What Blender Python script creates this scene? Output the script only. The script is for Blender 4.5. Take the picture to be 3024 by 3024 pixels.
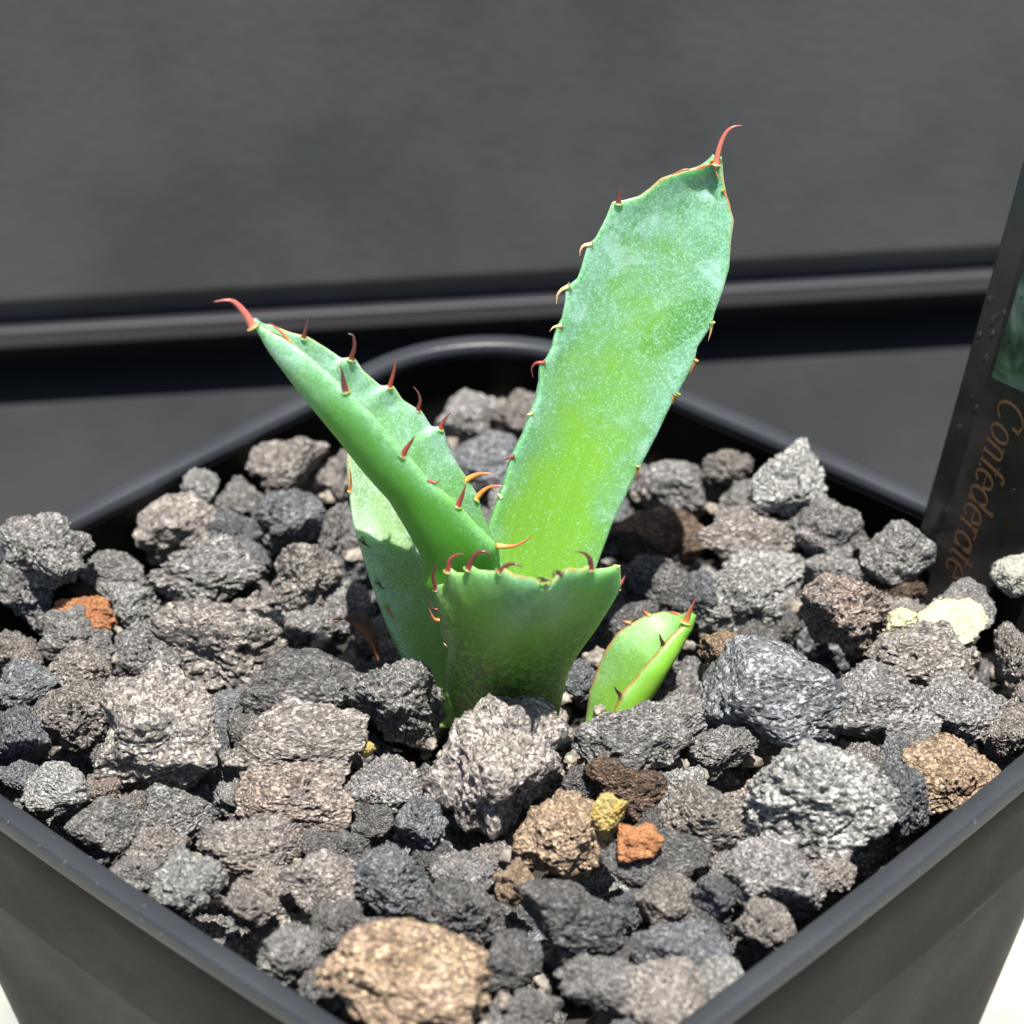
import bpy, bmesh, math, random
import numpy as np
from mathutils import Vector, Matrix

random.seed(7); np.random.seed(7)
for o in list(bpy.data.objects): bpy.data.objects.remove(o)
SC = bpy.context.scene
U = 0.01                                   # everything below is written in centimetres

# ------------------------------------------------------------------ camera
PITCH, ROLL, POT_YAW = math.radians(32.18), math.radians(-0.763), math.radians(1.47)
FPX, HALF = 8000.0, 1512.0
cp, sp, cr, sr = math.cos(PITCH), math.sin(PITCH), math.cos(ROLL), math.sin(ROLL)
RW = Matrix(((cr, -sr, 0), (sr, cr, 0), (0, 0, 1))) @ Matrix(((1, 0, 0), (0, -sp, -cp), (0, cp, -sp)))
TW = Vector((-0.02377, 0.24992, 5.3149)) * 4.5
CAM = -(RW.transposed() @ TW)
cam_data = bpy.data.cameras.new('camera')
cam = bpy.data.objects.new('camera', cam_data); SC.collection.objects.link(cam)
RB = (Matrix(((1, 0, 0), (0, -1, 0), (0, 0, -1))) @ RW).transposed()
cam.matrix_world = Matrix.Translation(CAM * U) @ RB.to_4x4()
cam_data.sensor_width = 36; cam_data.lens = 36 * FPX / 3024
cam_data.clip_start = 0.005; cam_data.clip_end = 50
cam_data.dof.use_dof = True
cam_data.dof.focus_distance = 0.232
cam_data.dof.aperture_fstop = 36
SC.camera = cam

# ------------------------------------------------------------------ world, sun, exposure
SUN_DIR = Vector((0.06, -0.30, 0.95)).normalized()
world = bpy.data.worlds.new('World'); SC.world = world; world.use_nodes = True
wn = world.node_tree.nodes; wl = world.node_tree.links
sky = wn.new('ShaderNodeTexSky'); sky.sky_type = 'NISHITA'; sky.sun_disc = False
sky.sun_elevation = math.asin(SUN_DIR.z)
sky.sun_rotation = math.atan2(SUN_DIR.x, SUN_DIR.y)
bg = wn['Background']; bg.inputs['Strength'].default_value = 0.05
wl.new(sky.outputs[0], bg.inputs['Color'])
sd = bpy.data.lights.new('sun', 'SUN'); sd.energy = 5.0; sd.angle = math.radians(0.5); sd.color = (1, 0.955, 0.89)
sun = bpy.data.objects.new('sun', sd); SC.collection.objects.link(sun)
sun.rotation_euler = SUN_DIR.to_track_quat('Z', 'Y').to_euler()
SC.view_settings.view_transform = 'Standard'; SC.view_settings.look = 'None'
SC.view_settings.exposure = 1.28; SC.view_settings.gamma = 1
SC.cycles.use_denoising = True
SC.cycles.max_bounces = 8; SC.cycles.transparent_max_bounces = 8

def P(px, py, y=None, z=None):
    """point (cm) on the sight line of a photograph pixel, at depth y or height z"""
    d = RW.transposed() @ Vector(((px - HALF) / FPX, (py - HALF) / FPX, 1.0))
    k = (y - CAM.y) / d.y if y is not None else (z - CAM.z) / d.z
    return CAM + d * k
def px_of(p):
    c = RW @ Vector(p) + TW
    return HALF + FPX * c.x / c.z, HALF + FPX * c.y / c.z, c.z

# ------------------------------------------------------------------ object helpers
def link(o, parent=None):
    SC.collection.objects.link(o)
    if parent is not None: o.parent = parent
    return o
def mesh_from(name, V, F, mat=None, smooth=True, scale=U):
    me = bpy.data.meshes.new(name)
    me.from_pydata([tuple(c * scale for c in v) for v in V], [], [tuple(f) for f in F])
    me.update()
    if smooth: me.polygons.foreach_set('use_smooth', [True] * len(me.polygons))
    if mat: me.materials.append(mat)
    return me
def obj(name, V, F, mat, parent=None, smooth=True):
    return link(bpy.data.objects.new(name, mesh_from(name, V, F, mat, smooth)), parent)
def empty(name, loc=(0, 0, 0)):
    o = bpy.data.objects.new(name, None); o.empty_display_size = 0.005
    o.location = Vector(loc) * U; return link(o)
def tag(o, label=None, cat=None, group=None, kind=None):
    if label: o['label'] = label
    if cat: o['category'] = cat
    if group: o['group'] = group
    if kind: o['kind'] = kind
    return o

# ------------------------------------------------------------------ material helpers
def new_mat(name):
    m = bpy.data.materials.new(name); m.use_nodes = True
    nt = m.node_tree; return m, nt, nt.nodes['Principled BSDF']
def tex_noise(nt, scale, detail=4, rough=0.55, vec=None, dist=0):
    n = nt.nodes.new('ShaderNodeTexNoise'); n.inputs['Scale'].default_value = scale
    n.inputs['Detail'].default_value = detail; n.inputs['Roughness'].default_value = rough
    n.inputs['Distortion'].default_value = dist
    if vec: nt.links.new(vec, n.inputs['Vector'])
    return n
def ramp(nt, fac, stops):
    r = nt.nodes.new('ShaderNodeValToRGB'); cr_ = r.color_ramp
    while len(cr_.elements) < len(stops): cr_.elements.new(0.5)
    for e, (p, c) in zip(cr_.elements, stops):
        e.position = p; e.color = (*c, 1) if len(c) == 3 else c
    nt.links.new(fac, r.inputs['Fac']); return r
def mix(nt, fac, a, b, mode='MIX'):
    m = nt.nodes.new('ShaderNodeMix'); m.data_type = 'RGBA'; m.blend_type = mode
    for s, v in ((0, fac), (6, a), (7, b)):
        if isinstance(v, (int, float)): m.inputs[s].default_value = v
        elif isinstance(v, tuple): m.inputs[s].default_value = (*v, 1)
        else: nt.links.new(v, m.inputs[s])
    return m.outputs[2]
def math_n(nt, op, a, b=0.5, clamp=False):
    m = nt.nodes.new('ShaderNodeMath'); m.operation = op; m.use_clamp = clamp
    for s, v in ((0, a), (1, b)):
        if isinstance(v, (int, float)): m.inputs[s].default_value = v
        else: nt.links.new(v, m.inputs[s])
    return m.outputs[0]
def bump(nt, bsdf, height, strength, dist):
    b = nt.nodes.new('ShaderNodeBump'); b.inputs['Strength'].default_value = strength
    b.inputs['Distance'].default_value = dist; nt.links.new(height, b.inputs['Height'])
    nt.links.new(b.outputs[0], bsdf.inputs['Normal'])

def stone_mat(name, ca, cb, spot=(0.5, 0.47, 0.42), spot_amt=0.45, dark=(0.03, 0.03, 0.03), grain=1.0, rel=1.0):
    m, nt, b = new_mat(name)
    tc = nt.nodes.new('ShaderNodeTexCoord'); oi = nt.nodes.new('ShaderNodeObjectInfo')
    off = nt.nodes.new('ShaderNodeVectorMath'); off.operation = 'ADD'
    sc = nt.nodes.new('ShaderNodeVectorMath'); sc.operation = 'SCALE'
    comb = nt.nodes.new('ShaderNodeCombineXYZ')
    for i in range(3): nt.links.new(oi.outputs['Random'], comb.inputs[i])
    nt.links.new(comb.outputs[0], sc.inputs[0]); sc.inputs['Scale'].default_value = 37
    nt.links.new(tc.outputs['Object'], off.inputs[0]); nt.links.new(sc.outputs[0], off.inputs[1])
    v = off.outputs[0]
    big = tex_noise(nt, 1.3, 3, 0.6, v); mid = tex_noise(nt, 7, 5, 0.65, v); fine = tex_noise(nt, 13, 4, 0.75, v)
    ev = tex_noise(nt, 3.2, 4, 0.6, v)
    base = mix(nt, ramp(nt, big.outputs['Fac'], [(0.35, (0,) * 3), (0.65, (1,) * 3)]).outputs[0], ca, cb)
    base = mix(nt, ramp(nt, mid.outputs['Fac'], [(0.33, (0.7,) * 3), (0.48, (0,) * 3)]).outputs[0], base, dark)
    base = mix(nt, ramp(nt, fine.outputs['Fac'], [(0.54, (0,) * 3), (0.68, (min(1, spot_amt * 1.6),) * 3)]).outputs[0], base, spot)
    base = mix(nt, ramp(nt, fine.outputs['Fac'], [(0.34, (0.85,) * 3), (0.45, (0,) * 3)]).outputs[0], base, dark)
    base = mix(nt, ramp(nt, ev.outputs['Fac'], [(0.52, (0,) * 3), (0.66, (0.45,) * 3)]).outputs[0], base, tuple(min(0.9, c * 1.5 + 0.04) for c in ca))
    for sc_v, lo_v, hi_v, am in ((21, 0.35, 2.0, 0.85), (9, 0.6, 1.5, 0.6)):      # mineral grains, each with its own tone
        g_ = nt.nodes.new('ShaderNodeTexVoronoi'); g_.inputs['Scale'].default_value = sc_v; nt.links.new(v, g_.inputs['Vector'])
        sp3 = nt.nodes.new('ShaderNodeSeparateXYZ'); nt.links.new(g_.outputs['Color'], sp3.inputs[0])
        gr = ramp(nt, sp3.outputs[0], [(0.0, (lo_v,) * 3), (0.65, (0.95,) * 3), (1.0, (hi_v,) * 3)])
        am_ = am * grain
        base = mix(nt, am_, base, gr.outputs[0], 'MULTIPLY')
    hv = nt.nodes.new('ShaderNodeHueSaturation'); nt.links.new(base, hv.inputs['Color'])
    nt.links.new(math_n(nt, 'ADD', math_n(nt, 'MULTIPLY', oi.outputs['Random'], 0.4), 0.85), hv.inputs['Value'])
    nt.links.new(hv.outputs[0], b.inputs['Base Color'])
    b.inputs['Roughness'].default_value = 0.82; b.inputs['Specular IOR Level'].default_value = 0.35
    vo = nt.nodes.new('ShaderNodeTexVoronoi'); vo.inputs['Scale'].default_value = 12; nt.links.new(v, vo.inputs['Vector'])
    h = math_n(nt, 'ADD', fine.outputs['Fac'], math_n(nt, 'MULTIPLY', vo.outputs['Distance'], 0.7))
    bump(nt, b, h, 0.9 * rel, 0.0009)
    return m
SM = {
 'g': stone_mat('grey_lava', (0.305, 0.296, 0.287), (0.220, 0.217, 0.210)),
 'l': stone_mat('light_grey_lava', (0.403, 0.403, 0.390), (0.317, 0.317, 0.299), (0.600, 0.580, 0.530), 0.4),
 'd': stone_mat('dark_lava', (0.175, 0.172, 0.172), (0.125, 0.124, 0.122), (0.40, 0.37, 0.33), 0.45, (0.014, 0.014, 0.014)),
 'b': stone_mat('blue_grey_lava', (0.201, 0.213, 0.229), (0.140, 0.146, 0.156), (0.512, 0.525, 0.537), 0.4, (0.015, 0.016, 0.018)),
 'w': stone_mat('warm_grey_lava', (0.329, 0.296, 0.266), (0.244, 0.227, 0.210), (0.560, 0.500, 0.430), 0.45),
 'r': stone_mat('reddish_lava', (0.354, 0.275, 0.232), (0.244, 0.220, 0.201), (0.560, 0.460, 0.390), 0.4),
 't': stone_mat('tan_pumice', (0.37, 0.27, 0.19), (0.36, 0.265, 0.17), (0.72, 0.56, 0.40), 0.5, (0.12, 0.08, 0.055)),
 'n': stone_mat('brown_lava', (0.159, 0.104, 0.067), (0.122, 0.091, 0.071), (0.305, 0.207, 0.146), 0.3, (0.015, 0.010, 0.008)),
 'o': stone_mat('orange_pumice', (0.66, 0.29, 0.12), (0.58, 0.26, 0.12), (0.9, 0.5, 0.25), 0.4, (0.42, 0.13, 0.05), 0.6),
 'y': stone_mat('yellow_pumice', (0.85, 0.60, 0.16), (0.78, 0.62, 0.28), (0.9, 0.78, 0.42), 0.4, (0.5, 0.32, 0.09), 0.6),
 'c': stone_mat('cream_pumice', (0.42, 0.42, 0.24), (0.44, 0.42, 0.28), (0.54, 0.52, 0.38), 0.4, (0.28, 0.27, 0.16), 0.25, 0.35),
 'p': stone_mat('smooth_pale_pebble', (0.30, 0.295, 0.25), (0.26, 0.26, 0.225), (0.38, 0.36, 0.3), 0.3, (0.2, 0.2, 0.17), 0.25, 0.3),
}

def plastic_mat(name, lo, hi, r0, spec):
    m, nt, b = new_mat(name); b.inputs['Specular IOR Level'].default_value = spec
    tc = nt.nodes.new('ShaderNodeTexCoord')
    n = tex_noise(nt, 900, 2, 0.5, tc.outputs['Object']); n2 = tex_noise(nt, 60, 4, 0.6, tc.outputs['Object'])
    dust = tex_noise(nt, 2300, 1, 0.5, tc.outputs['Object'])
    base = mix(nt, n2.outputs['Fac'], lo, hi)
    base = mix(nt, ramp(nt, dust.outputs['Fac'], [(0.76, (0,) * 3), (0.82, (0.5 if 'rim' in name else 0.12,) * 3)]).outputs[0], base, (0.4, 0.4, 0.38))
    # long fine scratches
    mp = nt.nodes.new('ShaderNodeMapping'); mp.inputs['Scale'].default_value = (25, 25, 900)
    mp.inputs['Rotation'].default_value = (0.25, 0.1, 0.4)
    nt.links.new(tc.outputs['Object'], mp.inputs[0])
    s = tex_noise(nt, 1, 2, 0.5, mp.outputs[0])
    base = mix(nt, ramp(nt, s.outputs['Fac'], [(0.74, (0,) * 3), (0.77, (0.35,) * 3)]).outputs[0], base, (0.17, 0.15, 0.12))
    nt.links.new(base, b.inputs['Base Color'])
    rr = ramp(nt, n2.outputs['Fac'], [(0.3, (r0,) * 3), (0.7, (r0 + 0.15,) * 3)])
    nt.links.new(rr.outputs[0], b.inputs['Roughness'])
    bump(nt, b, n.outputs['Fac'], 0.35, 0.00006)
    return m
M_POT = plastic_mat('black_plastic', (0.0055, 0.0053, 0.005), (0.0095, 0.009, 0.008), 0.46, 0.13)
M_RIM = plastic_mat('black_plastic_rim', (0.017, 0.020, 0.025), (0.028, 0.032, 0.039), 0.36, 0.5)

# ------------------------------------------------------------------ setting: slab, panels behind
def slab_mat():
    m, nt, b = new_mat('pale_stone_slab'); tc = nt.nodes.new('ShaderNodeTexCoord')
    n = tex_noise(nt, 45, 5, 0.6, tc.outputs['Object']); n2 = tex_noise(nt, 400, 3, 0.6, tc.outputs['Object'])
    c = mix(nt, ramp(nt, n.outputs['Fac'], [(0.35, (0,) * 3), (0.6, (1,) * 3)]).outputs[0], (0.20, 0.215, 0.195), (0.34, 0.335, 0.29))
    c = mix(nt, ramp(nt, n2.outputs['Fac'], [(0.55, (0,) * 3), (0.7, (0.4,) * 3)]).outputs[0], c, (0.22, 0.24, 0.20))
    nt.links.new(c, b.inputs['Base Color']); b.inputs['Roughness'].default_value = 0.8
    bump(nt, b, n2.outputs['Fac'], 0.4, 0.0004); return m
def panel_mat():
    m, nt, b = new_mat('dark_grey_panel'); tc = nt.nodes.new('ShaderNodeTexCoord')
    n = tex_noise(nt, 30, 6, 0.62, tc.outputs['Object']); n2 = tex_noise(nt, 700, 2, 0.5, tc.outputs['Object'])
    c = mix(nt, ramp(nt, n.outputs['Fac'], [(0.4, (0,) * 3), (0.6, (1,) * 3)]).outputs[0], (0.027, 0.0305, 0.033), (0.041, 0.0435, 0.047))
    nt.links.new(c, b.inputs['Base Color']); b.inputs['Roughness'].default_value = 0.75
    bump(nt, b, n2.outputs['Fac'], 0.3, 0.0003); return m
M_PANEL = panel_mat()
GZ = -8.0
def box(x0, x1, y0, y1, z0, z1, fr=None, bev=0.0):
    V = [(x, y, z) for x in (x0, x1) for y in (y0, y1) for z in (z0, z1)]
    F = [(0, 1, 3, 2), (4, 6, 7, 5), (0, 4, 5, 1), (2, 3, 7, 6), (0, 2, 6, 4), (1, 5, 7, 3)]
    if bev:
        bm = bmesh.new(); vs = [bm.verts.new(v) for v in V]
        for f in F: bm.faces.new([vs[i] for i in f])
        bmesh.ops.bevel(bm, geom=list(bm.edges), offset=bev, segments=3, affect='EDGES', profile=0.5)
        bm.verts.index_update(); V = [tuple(v.co) for v in bm.verts]; F = [[v.index for v in f.verts] for f in bm.faces]; bm.free()
    if fr: V = [tuple(fr[0] + fr[1] * v[0] + fr[2] * v[1] + fr[3] * v[2]) for v in V]
    return V, F
V, F = box(-60, 60, -60, 60, GZ - 2, GZ)
tag(obj('ground', V, F, slab_mat(), smooth=False), 'pale sunlit stone slab under the black pot', kind='structure')
# the wall behind: frame a,b,c with b along the wall line found from the rail in the photograph
YB = 10.2
A0 = P(0, 1050, y=YB); z0 = A0.z
A1 = P(2880, 882, z=z0)
wx = (A1 - A0).normalized(); wz = Vector((0, 0, 1)); wy = wz.cross(wx)
org = Vector((A0.x, A0.y, 0))
fr = (org, wx, wy, wz)
RH = 0.32
V, F = box(-60, 70, 0.16, 3.0, z0 + RH + 0.30, 60, fr, 0.08)
tag(obj('wall', V, F, M_PANEL, smooth=False), 'dark grey upper panel behind the potted plant', kind='structure')
V, F = box(-60, 70, 0.47, 3.0, GZ + 0.004, z0 - 1.0, fr, 0.0)
tag(obj('wall', V, F, M_PANEL, smooth=False), 'dark grey lower panel behind the pot, under the black gap', kind='structure')
mb, nt, b = new_mat('black_gap'); b.inputs['Base Color'].default_value = (0.004, 0.004, 0.005, 1); b.inputs['Roughness'].default_value = 0.6
V, F = box(-60, 70, 1.6, 2.9, z0 - 1.01, z0 + 0.02, fr)
tag(obj('wall', V, F, mb, smooth=False), 'black recessed gap between the two grey panels', kind='structure')
mr, nt, b = new_mat('satin_rail'); b.inputs['Base Color'].default_value = (0.075, 0.073, 0.092, 1)
b.inputs['Roughness'].default_value = 0.5; b.inputs['Specular IOR Level'].default_value = 0.25
tcn = nt.nodes.new('ShaderNodeTexCoord'); mpn = nt.nodes.new('ShaderNodeMapping'); mpn.inputs['Scale'].default_value = (3, 3, 900)
nt.links.new(tcn.outputs['Object'], mpn.inputs[0]); nn = tex_noise(nt, 1, 3, 0.6, mpn.outputs[0])
cc = ramp(nt, nn.outputs['Fac'], [(0.35, (0.016, 0.016, 0.022)), (0.65, (0.038, 0.036, 0.040))]); nt.links.new(cc.outputs[0], b.inputs['Base Color'])
rl = None
V, F = box(-60, 70, 0.16, 2.0, z0, z0 + RH - 0.06, fr, 0.04)
tag(obj('rail', V, F, mr, smooth=False), 'long horizontal satin grey rail running across behind the pot', 'rail')

V, F = box(-60, 70, 0.42, 2.9, z0 + RH - 0.07, z0 + RH + 0.36, fr)
tag(obj('wall', V, F, M_PANEL, smooth=False), 'narrow recessed dark strip between the rail and the upper panel', kind='structure')

# ------------------------------------------------------------------ the pot
def rot_pot(x, y):
    a = math.radians(45) + POT_YAW
    return (x * math.cos(a) - y * math.sin(a), x * math.sin(a) + y * math.cos(a))
def ring(h, r, z, n=14, bow=0.0):
    """rounded square of half side h, corner radius r"""
    pts = []
    for cx, cy, a0 in ((h - r, h - r, 0), (-(h - r), h - r, 90), (-(h - r), -(h - r), 180), (h - r, -(h - r), 270)):
        for k in range(n + 1):
            a = math.radians(a0 + 90 * k / n)
            pts.append((cx + r * math.cos(a), cy + r * math.sin(a)))
    out = []
    m = len(pts)
    for i in range(m):                      # subdivide straight sides and bow them slightly
        p, q = pts[i], pts[(i + 1) % m]
        out.append(p)
        if math.dist(p, q) > 1:
            for k in range(1, 12):
                t = k / 12; x = p[0] + (q[0] - p[0]) * t; y = p[1] + (q[1] - p[1]) * t
                s = 1 + bow * math.sin(math.pi * t) / h
                if abs(p[0] - q[0]) < 1e-6: x *= s
                else: y *= s
                out.append((x, y))
    return [(*rot_pot(x, y), z) for x, y in out]
def loft(profile, n=14):
    V, F = [], []; m = None
    for h, r, z, bow in profile:
        R = ring(h, r, z, n, bow); m = len(R); V += R
    for j in range(len(profile) - 1):
        for i in range(m):
            F.append((j * m + i, j * m + (i + 1) % m, (j + 1) * m + (i + 1) % m, (j + 1) * m + i))
    return V, F, m
S = 4.5; BW = 0.05; TAP = 0.17
pot = empty('plant_pot', (0, 0, GZ))
tag(pot, 'square black plastic pot with rounded corners, filled with lava stones', 'plant pot')
def wall_h(z): return S - 0.10 + TAP * (z + 0.2)
prof = []
zz = [-8, -7.7, -7.6, -5, -3, -1.62, -1.56, -1.50, -0.6, -0.30]
for z in zz:
    h = wall_h(z) + (0.035 if z >= -1.56 else 0) - (0.12 if z < -7.65 else 0)
    prof.append((h, 1.62, z, BW))
prof.append((wall_h(-0.2) - 0.02, 1.62, -0.16, BW))
V, F, m = loft(prof)
nb = len(V)
inner = [(S - 0.22, 1.45, -0.16, BW)] + [(wall_h(z) - 0.16, 1.45, z, BW) for z in (-1, -3, -7.6)]
V2, F2, _ = loft(inner)
F2 = [tuple(reversed([i + nb for i in f])) for f in F2]
V = V + V2; F = F + F2
F.append(tuple(reversed(range(m)))); F.append(tuple(nb + 3 * m + i for i in range(m)))
for i in range(m):
    F.append(((len(prof) - 1) * m + i, (len(prof) - 1) * m + (i + 1) % m, nb + (i + 1) % m, nb + i))
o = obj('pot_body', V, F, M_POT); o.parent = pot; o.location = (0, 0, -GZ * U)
rimp = [(S - 0.05, 1.7, -0.17, BW), (S - 0.005, 1.72, -0.155, BW), (S, 1.72, -0.12, BW), (S, 1.72, -0.03, BW), (S - 0.008, 1.71, -0.012, BW), (S - 0.025, 1.69, -0.001, BW),
        (S - 0.09, 1.66, 0.004, BW), (S - 0.14, 1.6, 0.0, BW), (S - 0.185, 1.55, -0.010, BW), (S - 0.205, 1.52, -0.03, BW), (S - 0.21, 1.5, -0.19, BW)]
V, F, m = loft(rimp)
for i in range(m):
    F.append(((len(rimp) - 1) * m + i, (len(rimp) - 1) * m + (i + 1) % m, (i + 1) % m, i))
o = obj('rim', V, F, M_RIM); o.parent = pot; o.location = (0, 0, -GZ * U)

# ------------------------------------------------------------------ stones
def hashn(ix, iy, iz, s):
    n = (ix.astype(np.int64) * 374761393 + iy.astype(np.int64) * 668265263 + iz.astype(np.int64) * 2147483647 + s * 974634777) & 0xFFFFFFFF
    n = ((n ^ (n >> 13)) * 1274126177) & 0xFFFFFFFF
    n = ((n ^ (n >> 16)) * 2246822519) & 0xFFFFFFFF
    return ((n ^ (n >> 15)) & 0xFFFFFF) / float(0xFFFFFF)
def vnoise(p, s):
    i = np.floor(p).astype(np.int64); f = p - i; f = f * f * (3 - 2 * f); r = 0
    for dx in (0, 1):
        for dy in (0, 1):
            for dz in (0, 1):
                w = (f[:, 0] if dx else 1 - f[:, 0]) * (f[:, 1] if dy else 1 - f[:, 1]) * (f[:, 2] if dz else 1 - f[:, 2])
                r = r + w * hashn(i[:, 0] + dx, i[:, 1] + dy, i[:, 2] + dz, s)
    return r * 2 - 1
def fbm(p, s, o=3):
    r = 0; a = 1
    for k in range(o): r = r + a * vnoise(p * 2 ** k + 17.3 * k, s + k); a *= 0.5
    return r
def worley(p, s):
    i = np.floor(p).astype(np.int64); best = np.full(len(p), 9.0)
    for dx in (-1, 0, 1):
        for dy in (-1, 0, 1):
            for dz in (-1, 0, 1):
                c = i + np.array([dx, dy, dz])
                q = np.stack([c[:, k] + hashn(c[:, 0], c[:, 1], c[:, 2], s + 11 * k + 1) for k in range(3)], 1)
                best = np.minimum(best, ((q - p) ** 2).sum(1))
    return np.sqrt(best)
def ico(sub):
    bm = bmesh.new(); bmesh.ops.create_icosphere(bm, subdivisions=sub, radius=1)
    V = np.array([v.co[:] for v in bm.verts]); F = np.array([[v.index for v in f.verts] for f in bm.faces], dtype=np.int32)
    bm.free(); return V, F
ICO = {s: ico(s) for s in (5, 6)}
def smooth(x, a, b):
    t = np.clip((x - a) / (b - a), 0, 1); return t * t * (3 - 2 * t)
def stone_mesh(seed, sub=6, rough=1.0, pits=1.0, angular=0.6, lumps=1.0):
    D, F = ICO[sub]; rng = np.random.RandomState(seed)
    # chunk: intersection of half spaces, softened
    N = rng.normal(size=(11, 3)); N /= np.linalg.norm(N, axis=1)[:, None]
    dd = rng.uniform(0.62, 1.05, 11)
    c = np.clip(D @ N.T, 0.05, None)
    r = (((c / dd) ** 14).sum(1)) ** (-1 / 14)
    r = r * angular + (1 - angular) * 0.95
    r = np.clip(r, 0.5, 1.3)
    p = D * r[:, None]
    off = rng.uniform(0, 50, 3)
    q = p + off
    warp = np.stack([vnoise(q * 2.2 + k * 9.1, seed + k) for k in range(3)], 1) * 0.18
    r = r + 0.20 * lumps * fbm(q * 1.5, seed + 5, 2)
    w = worley((q + warp) * 2.1, seed + 9)                      # rounded lumps fused together
    r = r + 0.20 * lumps * (0.45 - w)
    n2 = fbm((q + warp) * 4.2, seed + 20, 3)
    r = r - 0.15 * rough * np.abs(n2) + 0.04
    r = r + 0.03 * rough * fbm((q + warp) * 9.0, seed + 25, 2)
    wp = worley((q + warp * 0.6) * 5.6, seed + 27); gp = smooth(vnoise(q * 2.6, seed + 28), -0.25, 0.25)
    r = r - 0.11 * pits * gp * (1 - smooth(wp, 0.16, 0.34))
    # vesicles: cavities of two sizes
    w2 = worley((q + warp) * 3.4, seed + 31)
    gate = smooth(vnoise(q * 1.9, seed + 40), -0.05, 0.35)
    r = r - 0.26 * pits * gate * (1 - smooth(w2, 0.12, 0.36))
    w3 = worley((q + warp * 0.5) * 8.5, seed + 51)
    r = r - 0.075 * (0.4 + 0.6 * rough) * (1 - smooth(w3, 0.18, 0.36)) + 0.03 * rough * smooth(w3, 0.45, 0.8)
    w4 = worley(q * 17, seed + 71)
    r = r + 0.055 * rough * (0.45 - w4) + 0.030 * rough * fbm(q * 22, seed + 60, 2) - 0.035 * (1 - smooth(worley(q * 13, seed + 81), 0.16, 0.34))
    co = D * r[:, None]
    # normalise to unit extents
    co -= (co.max(0) + co.min(0)) / 2; co /= (co.max(0) - co.min(0)) / 2
    me = bpy.data.meshes.new('lava_stone')
    me.vertices.add(len(co)); me.vertices.foreach_set('co', co.astype(np.float32).ravel())
    nf = len(F); me.loops.add(nf * 3); me.loops.foreach_set('vertex_index', F.ravel())
    me.polygons.add(nf); me.polygons.foreach_set('loop_start', np.arange(0, nf * 3, 3, dtype=np.int32))
    me.polygons.foreach_set('loop_total', np.full(nf, 3, dtype=np.int32))
    me.polygons.foreach_set('use_smooth', np.ones(nf, dtype=bool))
    me.update(); me.validate()
    me.materials.append(None)
    return me
POOL = [stone_mesh(100 + 97 * k, 6, rough=(0.45, 0.8, 1.05, 0.6, 0.9)[k % 5], pits=(1.0, 0.4, 1.5, 0.2)[k % 4],
                   angular=(1.0, 0.7, 1.1)[k % 3], lumps=(0.8, 1.2, 1.0, 0.6)[k % 4]) for k in range(20)]
SMOOTH = [stone_mesh(7000 + 13 * k, 6, rough=0.62, pits=p_, angular=a_, lumps=l_) for k, (p_, a_, l_) in enumerate(((1.0, 0.5, 1.0), (0.2, 0.5, 0.6), (0.5, 0.7, 0.7)))]
FINE = [stone_mesh(5000 + 31 * k, 5, rough=1.1) for k in range(10)]
PERMS = []
for a in range(4):
    for ax in ('I', 'X', 'Y', '-Y', 'XX', '-X'):
        base_ = {'I': Matrix.Identity(3), 'X': Matrix.Rotation(math.pi / 2, 3, 'X'), 'Y': Matrix.Rotation(math.pi / 2, 3, 'Y'),
                '-Y': Matrix.Rotation(-math.pi / 2, 3, 'Y'), 'XX': Matrix.Rotation(math.pi, 3, 'X'), '-X': Matrix.Rotation(-math.pi / 2, 3, 'X')}[ax]
        PERMS.append(base_ @ Matrix.Rotation(a * math.pi / 2, 3, 'Z'))
def zs(x, y):
    e = max(abs(x + y), abs(x - y)) / 6.2
    return -0.62 - 0.025 * y + 0.26 * e ** 2
UNROT = math.radians(45) + POT_YAW
def clampin(c, r, lim=None):
    z = c.z
    if z > -0.02 + r * 0.2: return c
    lim = (S - 0.26 - 0.10 * max(0, -z)) - r * 0.8
    a = -UNROT; x = c.x * math.cos(a) - c.y * math.sin(a); y = c.x * math.sin(a) + c.y * math.cos(a)
    x = max(-lim, min(lim, x)); y = max(-lim, min(lim, y))
    # rounded corner
    k = lim - 1.1
    if abs(x) > k and abs(y) > k:
        dx, dy = abs(x) - k, abs(y) - k; l = math.hypot(dx, dy)
        if l > 1.1: x = math.copysign(k + dx / l * 1.1, x); y = math.copysign(k + dy / l * 1.1, y)
    a = UNROT
    return Vector((x * math.cos(a) - y * math.sin(a), x * math.sin(a) + y * math.cos(a), z))
rng = random.Random(11)
PLACED = []
CAMR = Matrix.Rotation(PITCH - math.radians(0), 3, 'X')     # local x right, z up in the picture, y away
def stone(c, dims, ang, mat, label, mesh=None, group='porous lava stones filling the pot', cat='stone', variant=None, tilt=CAMR):
    """dims: half sizes (across, away, up) in cm"""
    me = mesh or rng.choice(POOL)
    Pm = PERMS[rng.randrange(24) if variant is None else variant]
    o = bpy.data.objects.new('lava_stone', me); link(o)
    # rotation = view aligned frame, turned by ang, then an axis permutation; scale follows the permutation
    R = Matrix.Rotation(math.radians(ang), 3, tilt @ Vector((0, 1, 0))) @ tilt
    d = Vector(dims)
    ds = Vector([abs(v) for v in (Pm.transposed() @ d)])
    M4 = Matrix.Translation(c * U) @ (R @ Pm).to_4x4() @ Matrix.Diagonal((*(ds * U), 1))
    o.matrix_world = M4
    o.material_slots[0].link = 'OBJECT'; o.material_slots[0].material = SM[mat]
    tag(o, label, cat, group)
    return o
K = 1.5652
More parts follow.
